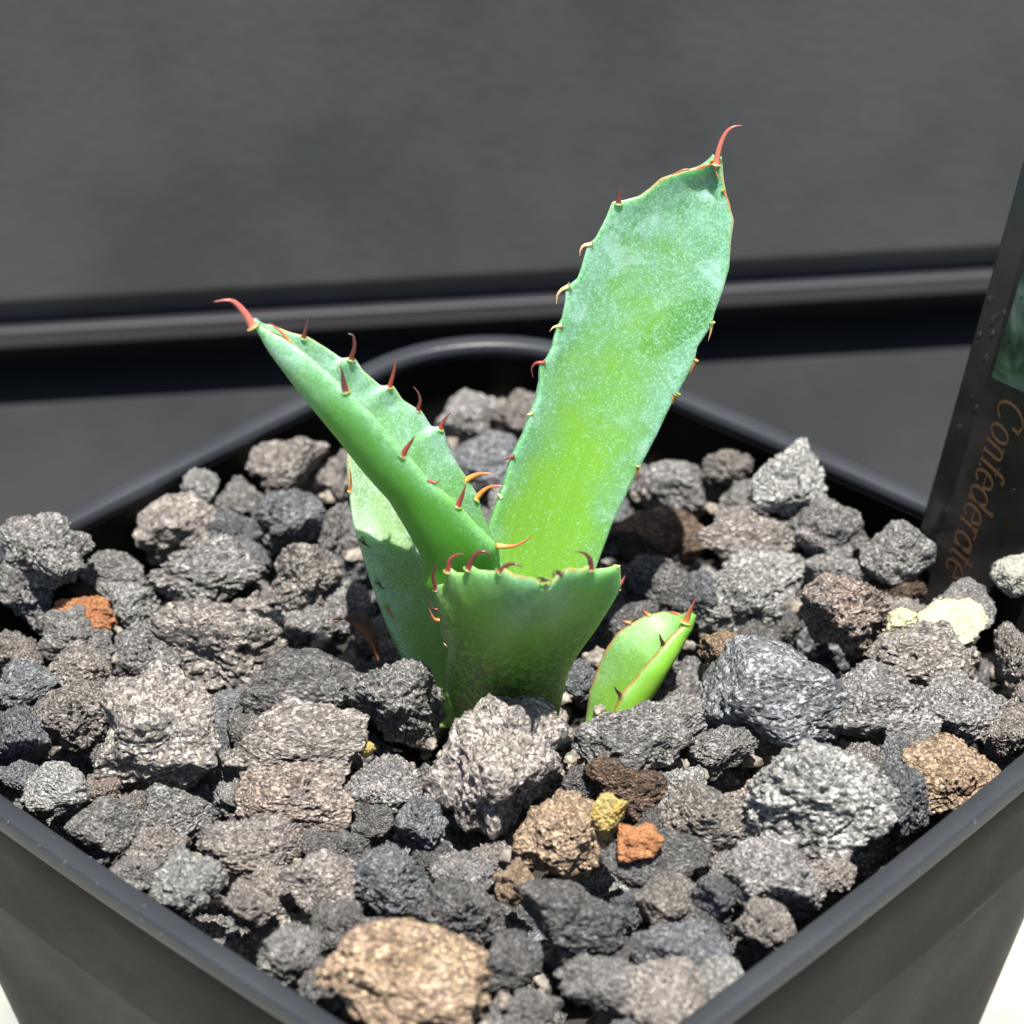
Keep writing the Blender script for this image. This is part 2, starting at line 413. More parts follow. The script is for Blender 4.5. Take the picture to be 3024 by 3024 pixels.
STONES = [
# cx, cy, w, h (in 1932-pixel view), angle, colour, lift(cm), label
(85,1040,165,125,10,'g',.55,'knobbly grey lava stone rising above the rim at the far left'),
(48,1125,135,150,-30,'g',.1,'grey lava stone at the left picture edge, under the knobbly one on the rim'),
(160,1160,110,60,12,'o',.12,'bright orange lava pebble near the left rim'),
(142,1200,135,85,8,'g',.05,'grey stone directly below the orange pebble on the left'),
(212,1085,110,75,0,'g',.1,'small grey stone against the inner wall, above the orange pebble'),
(240,1150,105,120,15,'l',0,'rounded light grey stone right of the orange pebble'),
(372,922,70,70,0,'l',.2,'small pale round knob of stone close to the left back wall'),
(335,985,145,125,-25,'w',.1,'tan tinted grey stone leaning near the left back wall'),
(438,1003,110,80,0,'b',.05,'blue grey stone right of the tan tinted stone by the back wall'),
(540,878,155,85,-15,'w',.15,'long brownish grey stone lying highest along the left back wall'),
(545,985,135,125,20,'b',.05,'jagged blue grey stone left of the pale lower leaf'),
(455,940,100,70,10,'g',0,'grey stone between the tan stone and the long brownish one'),
(575,1092,135,150,-20,'w',.25,'olive grey pitted stone left of the pale lower leaf'),
(385,1105,225,150,-10,'g',.05,'broad grey stone in the middle of the left back area'),
(645,900,100,150,10,'w',0,'brownish grey stone standing behind the long folded leaf'),
(640,1010,90,120,0,'g',-.1,'grey stone half hidden behind the pale lower leaf'),
(450,1055,120,70,-20,'b',0,'small bluish stone above the broad grey stone'),
(30,1235,95,95,0,'w',0,'brownish grey stone at the left edge below the stone on the rim'),
(65,1300,130,85,10,'b',0,'flat bluish grey stone near the left picture edge'),
(155,1275,125,110,20,'w',.05,'warm grey wedge shaped stone left of the big pitted stone'),
(275,1245,135,105,-10,'g',0,'grey stone between the orange pebble and the large cavity stone'),
(400,1215,260,190,5,'w',.1,'large brown grey stone with a deep dark cavity left of the plant',2),
(570,1180,130,80,0,'g',0,'grey stone just above the smooth dark stone'),
(580,1300,225,150,5,'d',.15,'large smooth dark stone left of the plant base',101),
(30,1385,120,175,15,'b',.1,'tall dark blue grey stone cut by the left picture edge'),
(150,1350,165,150,-15,'w',.1,'warm grey rough stone joined to the biggest left stone'),
(308,1370,230,195,-20,'w',.35,'biggest rough grey stone in the left half, over a deep shadow',5),
(105,1485,118,112,10,'l',.1,'rounded light stone close to the front left rim'),
(195,1565,140,110,35,'g',0,'grey stone touching the front left rim below the rounded light one'),
(340,1540,150,115,-10,'g',.05,'grey stone in shadow under the biggest left stone'),
(440,1340,120,55,0,'b',-.1,'thin bluish stone wedged beneath the deep cavity stone'),
(470,1390,75,95,0,'g',-.05,'small upright grey stone between two large left stones'),
(430,1450,80,80,0,'l',-.05,'small bright crumbly stone under the small upright grey one'),
(560,1405,265,110,-10,'w',.25,'long warm grey slab stone left of the large central stone',8),
(555,1512,215,100,-5,'r',.15,'pinkish brown stone lying under the long warm grey slab'),
(470,1600,180,85,5,'w',.1,'knobbly warm stone below the pinkish brown stone'),
(358,1668,140,110,-12,'l',.15,'pale flat faced stone beside the front left rim'),
(300,1612,110,90,0,'w',0,'small warm grey stone above the pale flat faced stone'),
(250,1650,95,85,30,'g',-.05,'small grey stone touching the front left rim'),
(470,1705,105,110,0,'w',.05,'warm grey stone right of the pale flat faced stone'),
(400,1450,70,60,0,'g',-.1,'small grey stone hidden in shadow left of the long slab'),
(605,1668,145,105,5,'w',.15,'pitted sandy grey stone above left of the big tan stone'),
(635,1605,135,90,0,'d',.05,'dark stone above the pitted sandy grey stone'),
(738,1662,150,135,-10,'b',.15,'round blue grey stone above the big tan stone'),
(868,1725,160,150,20,'d',.1,'dark round stone right above the big tan stone'),
(543,1800,115,125,30,'g',.05,'grey stone between the rim and the left end of the big tan stone'),
(640,1745,110,85,0,'d',0,'small dark stone just above the left end of the big tan stone'),
(768,1853,305,172,24,'t',.35,'big flat tan orange pumice stone at the front corner of the pot',100,0),
(878,1650,122,75,5,'g',.1,'grey bean shaped stone above the dark round stone'),
(972,1662,75,85,0,'t',.2,'small tan pebble beneath the sandy curled stone'),
(1072,1722,180,165,-15,'d',.3,'big dark knobbly stone at the front centre',3),
(962,1818,115,120,0,'d',.05,'dark stone right of the big tan stone'),
(1068,1570,175,145,20,'t',.3,'sandy brown curled stone left of the yellow pebble',10),
(1146,1540,66,105,15,'y',.5,'bright yellow pebble between the curled stone and the orange one'),
(1207,1590,88,72,-12,'o',.42,'orange red pebble right of the yellow one'),
(938,1450,250,275,-12,'w',.35,'largest grey stone in front of the plant, partly in leaf shadow',13),
(752,1315,160,190,-25,'g',.25,'grey stone leaning against the left of the front leaf'),
(722,1485,145,120,10,'g',.05,'grey stone left of the largest central stone'),
(795,1550,95,150,-10,'b',.1,'narrow bluish stone along the left of the largest central stone'),
(690,1408,36,48,0,'y',.3,'tiny ochre pebble at the right end of the long slab'),
(1195,1410,215,115,8,'g',.3,'flat grey stone right of the largest central stone'),
(1180,1492,160,120,15,'n',0,'brown stone under the flat grey stone, coloured darker for its shade'),  # dark tone holds the shade under the overhang
(1095,1480,65,70,0,'d',0,'small dark stone at the right of the largest central stone'),
(1368,1418,120,95,-10,'g',.05,'grey stone under the big blue black stone on the right'),
(1475,1305,270,180,12,'b',.35,'big blue black stone right of the small leaf',15),
(1262,1362,160,80,-12,'g',.1,'rough dark grey stone at the foot of the small leaf'),
(1092,1290,80,95,0,'b',-.1,'small bluish stone in shade between the front leaf and the small leaf'),
(1365,1228,92,72,-10,'t',.35,'light tan pebble beside the small leaf'),
(1598,1160,185,165,-30,'r',.3,'large brownish stone with a pink hollow at the middle right'),
(1395,1135,150,130,10,'l',.05,'pale grey stone behind the small leaf'),
(1460,1240,110,70,0,'g',0,'grey stone above the big blue black stone'),
(1315,1130,85,130,0,'b',.05,'bluish stone just behind the tip of the small leaf'),
(1702,1175,56,68,0,'c',.36,'pale yellow green chip of stone near the plant tag',102),
(1790,1176,130,64,8,'c',.36,'longer pale yellow stone right of the small pale chip',101),
(1742,1235,200,110,8,'w',.2,'sandy speckled stone in front of the two pale yellow stones'),
(1668,1330,205,150,5,'g',.2,'broad grey stone right of the big blue black stone'),
(1815,1330,175,120,-8,'g',.1,'grey stone near the right picture edge'),
(1800,1145,135,75,5,'g',.05,'grey stone right behind the pale yellow stones'),
(1915,1240,80,150,0,'w',.1,'grey stone cut by the right picture edge under the tag'),
(1900,1380,90,110,0,'w',.0,'warm grey stone cut by the right picture edge above the rim'),
(1545,1525,270,215,25,'l',.3,'large pale grey stone on the right in front',7),
(1355,1540,190,125,12,'w',.2,'warm rounded stone left of the large pale grey stone'),
(1690,1515,115,155,-15,'b',.15,'dark blue grey pitted stone right of the large pale grey stone'),
(1795,1455,205,120,-8,'t',.15,'ochre layered stone by the right rim'),
(1625,1445,100,85,0,'w',0,'small brownish stone above the large pale grey stone'),
(1462,1650,160,145,35,'g',.2,'grey knobbly stone by the front right rim'),
(1352,1692,88,82,0,'b',.15,'small round blue black pebble at the front right'),
(1240,1630,190,100,10,'d',.15,'dark jagged stone under the orange red pebble'),
(1255,1695,120,85,-10,'w',.1,'warm grey stone beneath the dark jagged one'),
(1285,1800,175,110,-5,'b',.1,'bluish stone near the front right rim'),
(1140,1865,170,100,10,'g',.05,'grey stone at the front corner of the pot'),
(1440,1745,110,100,-40,'w',.05,'warm stone touching the front right rim'),
(1240,1890,190,105,-20,'w',.1,'warm grey stone in the front corner against the right rim'),
(1010,1905,95,75,0,'g',.0,'small grey stone right of the big tan stone at the bottom edge'),
(1180,1712,75,95,0,'b',.05,'small bluish stone right of the big dark knobbly one'),
(1495,905,158,125,5,'l',.45,'round pale grey stone at the right back wall'),
(1373,880,88,72,0,'w',.2,'small brownish stone left of the round pale one at the back'),
(1408,1022,190,90,8,'w',.1,'flat tan grey stone with a bright glint behind the tall leaf'),
(1270,915,150,90,10,'g',0,'grey stone behind the right edge of the tall leaf'),
(1235,1010,180,110,0,'n',-.05,'brown stone coloured dark for the shadow of the tall leaf'),  # leaf shadow is put into this stone's dark colour
(1562,1010,135,110,-10,'g',.15,'grey double lobed stone near the right back wall'),
(1695,1040,130,110,0,'g',.25,'grey capped stone with dark hollow beside the plant tag'),
(1690,1110,110,80,0,'n',-.1,'brown stone in the hollow under the grey capped stone'),
(1590,1085,125,85,0,'g',0,'grey stone below the double lobed one'),
(1912,1085,80,90,0,'p',.25,'smooth pale stone in front of the plant tag',101),
(882,785,110,85,0,'g',.05,'grey stone at the far back corner'),
(968,790,115,90,-30,'w',.15,'sandy stone at the far back corner beside the tall leaf'),
(900,870,150,85,10,'b',-.05,'bluish stone seen between the two tall leaves'),
(1410,950,120,65,10,'g',-.05,'dark stone below the round pale one at the back'),
(1450,1090,190,85,5,'l',-.05,'pale stone below the flat tan grey stone'),
(1250,1105,150,95,0,'d',-.05,'stone right of the front leaf, coloured dark for the shade there'),  # dark colour chosen to carry the shade beside the leaves
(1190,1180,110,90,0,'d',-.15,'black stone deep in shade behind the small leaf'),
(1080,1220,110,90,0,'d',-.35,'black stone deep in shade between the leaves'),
(1690,1665,40,40,0,'d',-.1,'tiny dark pebble by the front right rim'),
(1560,1640,120,90,-35,'w',-.05,'warm grey stone tucked under the large pale one by the rim'),
(1720,1400,110,70,10,'g',0,'grey stone above the ochre layered stone'),
(650,1160,110,110,0,'g',-.1,'grey stone at the foot of the pale lower leaf'),
(690,1560,100,70,0,'d',-.1,'dark stone below the grey stone left of the largest one'),
(820,1620,80,60,0,'d',-.15,'small dark stone in the gap above the bean shaped stone'),
(1330,1740,110,90,0,'d',-.15,'dark stone below the small round blue black pebble'),
(880,1930,120,60,0,'d',-.1,'dark stone at the bottom edge beneath the big tan stone'),
(1340,1865,130,80,-35,'l',0,'pale crumbly stone against the front right rim'),
(220,1440,90,60,0,'d',-.25,'dark stone deep in the gap under the biggest left stone'),
(30,1470,90,70,30,'b',0,'small bluish stone touching the front left rim at the picture edge'),
]
for s in STONES:
    cx, cy, w, h, ang, mt, lift, label = s[:8]
    px, py = cx * K, cy * K
    c = P(px, py, z=-0.8)
    c = P(px, py, z=zs(c.x, c.y) + lift)
    sc_ = 8000 / px_of(c)[2]
    rx, rz = w * K / 2 / sc_ * 1.13, h * K / 2 / sc_ * 1.13
    ry = 0.5 * (rx + rz) * rng.uniform(0.8, 1.0)
    c2 = clampin(c, 0.55 * (rx + rz) * 0.5)
    stone(c2, (rx, ry, rz), ang, mt, label, mesh=(SMOOTH[s[8] - 100] if s[8] >= 100 else POOL[s[8]]) if len(s) > 8 else None, variant=s[9] if len(s) > 9 else None)
    PLACED.append((c2.x, c2.y, c2.z, (rx + rz) / 2))
# fillers: pebbles between and beneath the ones named above
LAND = [((160,1160),'orange pebble by the left rim'),((85,1040),'knobbly stone on the left rim'),((308,1370),'biggest stone of the left half'),((400,1215),'stone with the deep cavity'),
 ((580,1300),'smooth dark stone left of the plant'),((560,1405),'long warm grey slab'),((555,1512),'pinkish brown stone'),((358,1668),'pale flat faced stone'),((770,1850),'big tan stone'),
 ((868,1725),'dark round stone in front'),((1072,1722),'big dark knobbly stone'),((1068,1570),'sandy curled stone'),((1207,1592),'orange red pebble'),((938,1450),'largest central stone'),
 ((1195,1410),'flat grey stone'),((1475,1305),'big blue black stone'),((1365,1228),'light tan pebble'),((1598,1160),'brownish stone with pink hollow'),((1745,1178),'two pale yellow stones'),
 ((1545,1525),'large pale grey stone'),((1795,1455),'ochre layered stone'),((1352,1692),'round blue black pebble'),((1495,905),'round pale stone at the back'),((335,985),'tan stone at the left back wall'),
 ((540,878),'long brownish stone at the back'),((1560,1010),'double lobed stone'),((1200,1230),'small low leaf'),((968,790),'sandy stone in the back corner'),((575,1092),'olive grey stone'),((1695,1040),'capped stone by the tag'),
 ((738,1662),'round blue grey stone'),((1285,1800),'bluish stone near the front right rim')]
CN = {'g': 'grey', 'd': 'dark', 'b': 'bluish', 'w': 'brownish grey', 'l': 'pale grey', 'r': 'pinkish grey'}
used = {}
def filler_label(q, mt, r, deep=False):
    x, y = q[0] / K, q[1] / K
    (lx, ly), nm = min(LAND, key=lambda a: math.dist(a[0], (x, y)))
    dx, dy = x - lx, y - ly; d = math.hypot(dx, dy)
    side = ('right of' if dx > 0 else 'left of') if abs(dx) > abs(dy) * 1.2 else ('below' if dy > 0 else 'above')
    for how in (('just', '') if d < 95 else ('', 'slightly', 'well')) + ('lower', 'farther', 'deeper', 'half hidden', 'mostly hidden'):
        t = ' '.join((('shaded ' if deep else 'small ') + CN[mt] + (' stone beneath ' if deep else ' pebble ') + how + ' ' + side + ' the ' + nm).split())
        if t not in used: used[t] = 1; return t
    return t
nfill = 0
cand = []
for layer, (step, zoff, keep) in enumerate(((0.535, -0.17, 0.72), (0.86, -0.80, -1))):
    n = int(9.2 / step)
    for i in range(-n, n + 1):
        for j in range(-n, n + 1):
            x = (i + rng.uniform(-.3, .3)) * step; y = (j + rng.uniform(-.3, .3)) * step
            lim = 3.9 - 0.15 * layer
            if abs(x) > lim or abs(y) > lim or (abs(x) > lim - 1 and abs(y) > lim - 1 and math.hypot(abs(x) - lim + 1, abs(y) - lim + 1) > 1): continue
            wx_, wy_ = rot_pot(x, y)
            z = zs(wx_, wy_) + zoff
            r = rng.uniform(.17, .32) if layer == 0 else rng.uniform(.42, .56)
            if math.hypot(wx_ - 0.1, wy_ + 0.1) < 0.55: continue
            if keep > 0 and any(math.hypot(wx_ - a, (wy_ - b_)) < rr * keep + r * 0.35 for a, b_, _, rr in PLACED): continue
            cand.append((layer, wx_, wy_, z, r))
for layer, x, y, z, r in cand:
    q = px_of((x, y, z)); inframe = -150 < q[0] < 3170 and q[1] < 3250
    if layer == 1 and not inframe: continue
    r = r if inframe else r * 1.25
    mt = rng.choices('gdbwlr', (5, 4, 3, 4, 1, 1))[0]
    lab = (filler_label(q, mt, r) if inframe else 'small lava pebble filling the pot near its corner') if layer == 0 else filler_label(q, mt, r, True)
    c = clampin(Vector((x, y, z + (0 if inframe else .1))), r * .7)
    stone(c, (r * rng.uniform(.85, 1.2), r * rng.uniform(.85, 1.15), r * rng.uniform(.75, 1.05)), rng.uniform(-40, 40), mt, lab, mesh=rng.choice(FINE) if layer == 0 else rng.choice(FINE))
    nfill += 1
print('stones', len(STONES), 'fillers', nfill)
# soil bed under the stones
md, nt, b = new_mat('dark_soil'); b.inputs['Base Color'].default_value = (0.02, 0.018, 0.016, 1); b.inputs['Roughness'].default_value = 1
V = []; F = []; n = 60
for j in range(n + 1):
    for i in range(n + 1):
        x = (i / n * 2 - 1) * 4.0; y = (j / n * 2 - 1) * 4.0
        X, Y = rot_pot(x, y)
        V.append((X, Y, zs(X, Y) - 0.95 + 0.06 * math.sin(X * 7.1) * math.cos(Y * 6.3) + rng.uniform(-.05, .05)))
F = [(j * (n + 1) + i, j * (n + 1) + i + 1, (j + 1) * (n + 1) + i + 1, (j + 1) * (n + 1) + i) for j in range(n) for i in range(n)]
tag(obj('soil', V, F, md), 'dark soil under the lava stones in the pot', kind='stuff')

# loose grit and crumbs between the stones
D3, F3 = ico(3); GV = []; GF = []
for k in range(520):
    a_ = rng.uniform(0, 2 * math.pi); rr_ = 5.6 * math.sqrt(rng.random()) if k > 120 else 1.1 * math.sqrt(rng.random())
    X, Y = rr_ * math.cos(a_) + 0.1, rr_ * math.sin(a_) - 0.2
    if abs(X) + abs(Y) > 5.4: continue
    zc = zs(X, Y) + rng.uniform(-0.55, 0.02); sc3 = rng.uniform(0.035, 0.11) * (0.8 if k < 120 else 1)
    rad = 1 + 0.45 * fbm(D3 * 1.8 + k * 3.7, 900 + k, 3)
    co = D3 * rad[:, None] * np.array([rng.uniform(.7, 1.2), rng.uniform(.7, 1.2), rng.uniform(.6, 1)]) * sc3 + np.array([X, Y, zc])
    o0 = len(GV); GV += [tuple(c) for c in co]; GF += [tuple(int(i) + o0 for i in f) for f in F3]
gm, nt, b = new_mat('grit'); tcg = nt.nodes.new('ShaderNodeTexCoord'); ng = tex_noise(nt, 900, 3, 0.6, tcg.outputs['Object'])
rg = ramp(nt, ng.outputs['Fac'], [(0.35, (0.05, 0.045, 0.04)), (0.55, (0.2, 0.18, 0.155)), (0.7, (0.4, 0.34, 0.27))]); nt.links.new(rg.outputs[0], b.inputs['Base Color']); b.inputs['Roughness'].default_value = 0.85
tag(obj('grit', GV, GF, gm), 'fine grey lava crumbs and dust lying between the stones', kind='stuff')

# ------------------------------------------------------------------ the plant
def leaf_mat(name, green=(0.058, 0.195, 0.045), mid=(0.145, 0.33, 0.03), bloom=(0.24, 0.44, 0.37), bloom_amt=0.7, purple=0.0, low_bloom=0.35, patch=False, under=None, red_from=0.78):
    m, nt, b = new_mat(name)
    uv = nt.nodes.new('ShaderNodeUVMap'); uv.uv_map = 'UVMap'
    sep = nt.nodes.new('ShaderNodeSeparateXYZ'); nt.links.new(uv.outputs[0], sep.inputs[0])
    tc = nt.nodes.new('ShaderNodeTexCoord'); v = tc.outputs['Object']
    U_, V_ = sep.outputs[0], sep.outputs[1]     # U across 0..1 , V along 0..1
    edge = math_n(nt, 'ABSOLUTE', math_n(nt, 'SUBTRACT', U_, 0.5))      # 0 mid, .5 margin
    e2 = math_n(nt, 'MULTIPLY', edge, 2)
    cloud = tex_noise(nt, 240, 4, 0.6, v)
    # centre yellow green low on the leaf, bluish green at margins and tip: pigment, plus light painted into the lower centre
    k = math_n(nt, 'ADD', math_n(nt, 'MULTIPLY', math_n(nt, 'POWER', e2, 2.2), 0.55), math_n(nt, 'MULTIPLY', V_, 1.05))
    k = math_n(nt, 'ADD', k, math_n(nt, 'MULTIPLY', math_n(nt, 'SUBTRACT', cloud.outputs['Fac'], 0.5), 0.8))
    kk = ramp(nt, k, [(0.38, (0,) * 3), (1.15, (1,) * 3)])
    col = mix(nt, kk.outputs[0], mid, green)
    # waxy bloom: tiny pale flecks, denser at margins and tip
    fleck = tex_noise(nt, 4600, 2, 0.6, v, 0.9); fl2 = tex_noise(nt, 480, 4, 0.65, v, 0.5)
    thr = math_n(nt, 'SUBTRACT', 0.62, math_n(nt, 'MULTIPLY', k, 0.13))
    f1 = math_n(nt, 'MULTIPLY', math_n(nt, 'SUBTRACT', fleck.outputs['Fac'], thr), 9, True)
    f2 = math_n(nt, 'MULTIPLY', math_n(nt, 'SUBTRACT', fl2.outputs['Fac'], 0.25), 2.0, True)
    film = math_n(nt, 'MULTIPLY', math_n(nt, 'MULTIPLY', f2, kk.outputs[0]), bloom_amt * 0.66, True)
    if patch:  # rubbed spot near the upper right, where the wax is gone
        du = math_n(nt, 'MULTIPLY', math_n(nt, 'SUBTRACT', U_, 0.80), 4.6)
        dv = math_n(nt, 'MULTIPLY', math_n(nt, 'SUBTRACT', V_, 0.655), 15)
        dv = math_n(nt, 'SUBTRACT', dv, math_n(nt, 'MULTIPLY', du, 0.55))
        dd_ = math_n(nt, 'ADD', math_n(nt, 'POWER', math_n(nt, 'ABSOLUTE', du), 2), math_n(nt, 'POWER', math_n(nt, 'ABSOLUTE', dv), 2))
        dd_ = math_n(nt, 'ADD', dd_, math_n(nt, 'MULTIPLY', math_n(nt, 'SUBTRACT', cloud.outputs['Fac'], 0.5), 0.8))
        pk = ramp(nt, dd_, [(0.62, (0,) * 3), (0.78, (1,) * 3)]).outputs[0]
        film = math_n(nt, 'MULTIPLY', film, pk)
    ms = nt.nodes.new('ShaderNodeMapping'); ms.inputs['Scale'].default_value = (46, 2.2, 1); nt.links.new(uv.outputs[0], ms.inputs[0])
    fib = tex_noise(nt, 1, 3, 0.6, ms.outputs[0], 0.3)          # faint lengthwise fibres
    fb = ramp(nt, fib.outputs['Fac'], [(0.3, (0.90,) * 3), (0.7, (1.07,) * 3)])
    col = mix(nt, 0.8, col, fb.outputs[0], 'MULTIPLY')
    col = mix(nt, film, col, bloom)
    rub = tex_noise(nt, 330, 5, 0.7, v, 1.2)                    # handled, dusty patches of wax near the tip and margins
    rb = math_n(nt, 'MULTIPLY', ramp(nt, rub.outputs['Fac'], [(0.53, (0,) * 3), (0.63, (1,) * 3)]).outputs[0], math_n(nt, 'MULTIPLY', kk.outputs[0], bloom_amt * 0.3))
    col = mix(nt, rb, col, (0.42, 0.58, 0.56))
    col = mix(nt, math_n(nt, 'MULTIPLY', f1, bloom_amt * 0.34), col, tuple(min(0.85, c * 1.5) for c in bloom))
    if under:      # the outer side of a leaf carries less wax, except near its tip
        uvs = nt.nodes.new('ShaderNodeUVMap'); uvs.uv_map = 'Side'; ss = nt.nodes.new('ShaderNodeSeparateXYZ'); nt.links.new(uvs.outputs[0], ss.inputs[0])
        wax = ramp(nt, math_n(nt, 'ADD', V_, math_n(nt, 'MULTIPLY', math_n(nt, 'SUBTRACT', cloud.outputs['Fac'], 0.5), 0.3)), under[1])
        edgew = ramp(nt, e2, [(0.80, (0,) * 3), (0.97, (1,) * 3)]).outputs[0]
        keep = math_n(nt, 'MULTIPLY', ss.outputs[0], math_n(nt, 'MULTIPLY', math_n(nt, 'SUBTRACT', 1.0, wax.outputs[0]), math_n(nt, 'SUBTRACT', 0.80, math_n(nt, 'MULTIPLY', edgew, 0.55))))
        col = mix(nt, keep, col, mix(nt, cloud.outputs['Fac'], under[0], tuple(c * 1.25 for c in under[0])))
    if purple:
        sp_ = tex_noise(nt, 2300, 3, 0.6, v, 0.5)
        lowm = ramp(nt, V_, [(0.45, (1,) * 3), (0.78, (0,) * 3)])
        a_ = math_n(nt, 'MULTIPLY', ramp(nt, sp_.outputs['Fac'], [(0.42, (0,) * 3), (0.52, (1,) * 3)]).outputs[0], lowm.outputs[0])
        col = mix(nt, math_n(nt, 'MULTIPLY', a_, purple), col, (0.075, 0.05, 0.035))
    # reddish brown margin near the tip
    rn = tex_noise(nt, 700, 4, 0.7, v)
    rm = math_n(nt, 'MULTIPLY', math_n(nt, 'SUBTRACT', e2, math_n(nt, 'ADD', 0.90, math_n(nt, 'MULTIPLY', rn.outputs['Fac'], 0.11))), 22, True)
    col = mix(nt, math_n(nt, 'MULTIPLY', rm, math_n(nt, 'MULTIPLY', ramp(nt, V_, [(red_from, (0,) * 3), (min(1, red_from + 0.12), (1,) * 3)]).outputs[0], 0.8)), col, (0.3, 0.1, 0.04))
    nt.links.new(col, b.inputs['Base Color'])
    b.inputs['Roughness'].default_value = 0.46; b.inputs['Specular IOR Level'].default_value = 0.42
    b.inputs['Subsurface Weight'].default_value = 0.75
    b.inputs['Subsurface Radius'].default_value = (0.5, 1.0, 0.12)
    b.inputs['Subsurface Scale'].default_value = 0.0024
    h = math_n(nt, 'ADD', math_n(nt, 'MULTIPLY', fleck.outputs['Fac'], 0.4), fl2.outputs['Fac'])
    bump(nt, b, h, 0.35, 0.00012)
    return m
def thorn_mat(name, ca, cb):
    m, nt, b = new_mat(name); uv = nt.nodes.new('ShaderNodeUVMap'); uv.uv_map = 'UVMap'
    sep = nt.nodes.new('ShaderNodeSeparateXYZ'); nt.links.new(uv.outputs[0], sep.inputs[0])
    tc = nt.nodes.new('ShaderNodeTexCoord'); n = tex_noise(nt, 2500, 3, 0.6, tc.outputs['Object'])
    f = math_n(nt, 'ADD', sep.outputs[1], math_n(nt, 'MULTIPLY', math_n(nt, 'SUBTRACT', n.outputs['Fac'], 0.5), 0.5))
    r = ramp(nt, f, [(0.0, (0.16, 0.26, 0.06)), (0.12, ca), (0.75, cb), (1.0, tuple(c * .6 + .04 for c in cb))])
    nt.links.new(r.outputs[0], b.inputs['Base Color']); b.inputs['Roughness'].default_value = 0.32
    b.inputs['Subsurface Weight'].default_value = 0.3; b.inputs['Subsurface Scale'].default_value = 0.0004
    b.inputs['Subsurface Radius'].default_value = (1, .35, .15)
    return m
TM = {'m': thorn_mat('maroon_thorn', (0.15, 0.03, 0.028), (0.085, 0.028, 0.03)),
      'r': thorn_mat('red_thorn', (0.30, 0.05, 0.035), (0.18, 0.045, 0.04)),
      'o': thorn_mat('orange_thorn', (0.72, 0.33, 0.07), (0.50, 0.13, 0.05)),
      'p': thorn_mat('pink_spine', (0.50, 0.17, 0.11), (0.40, 0.09, 0.09)),
      'w': thorn_mat('pale_thorn', (0.72, 0.6, 0.32), (0.62, 0.42, 0.2)),
      'k': thorn_mat('black_thorn', (0.08, 0.03, 0.02), (0.04, 0.02, 0.02)),
      'b': thorn_mat('brown_dry_tip', (0.55, 0.2, 0.06), (0.35, 0.12, 0.05))}

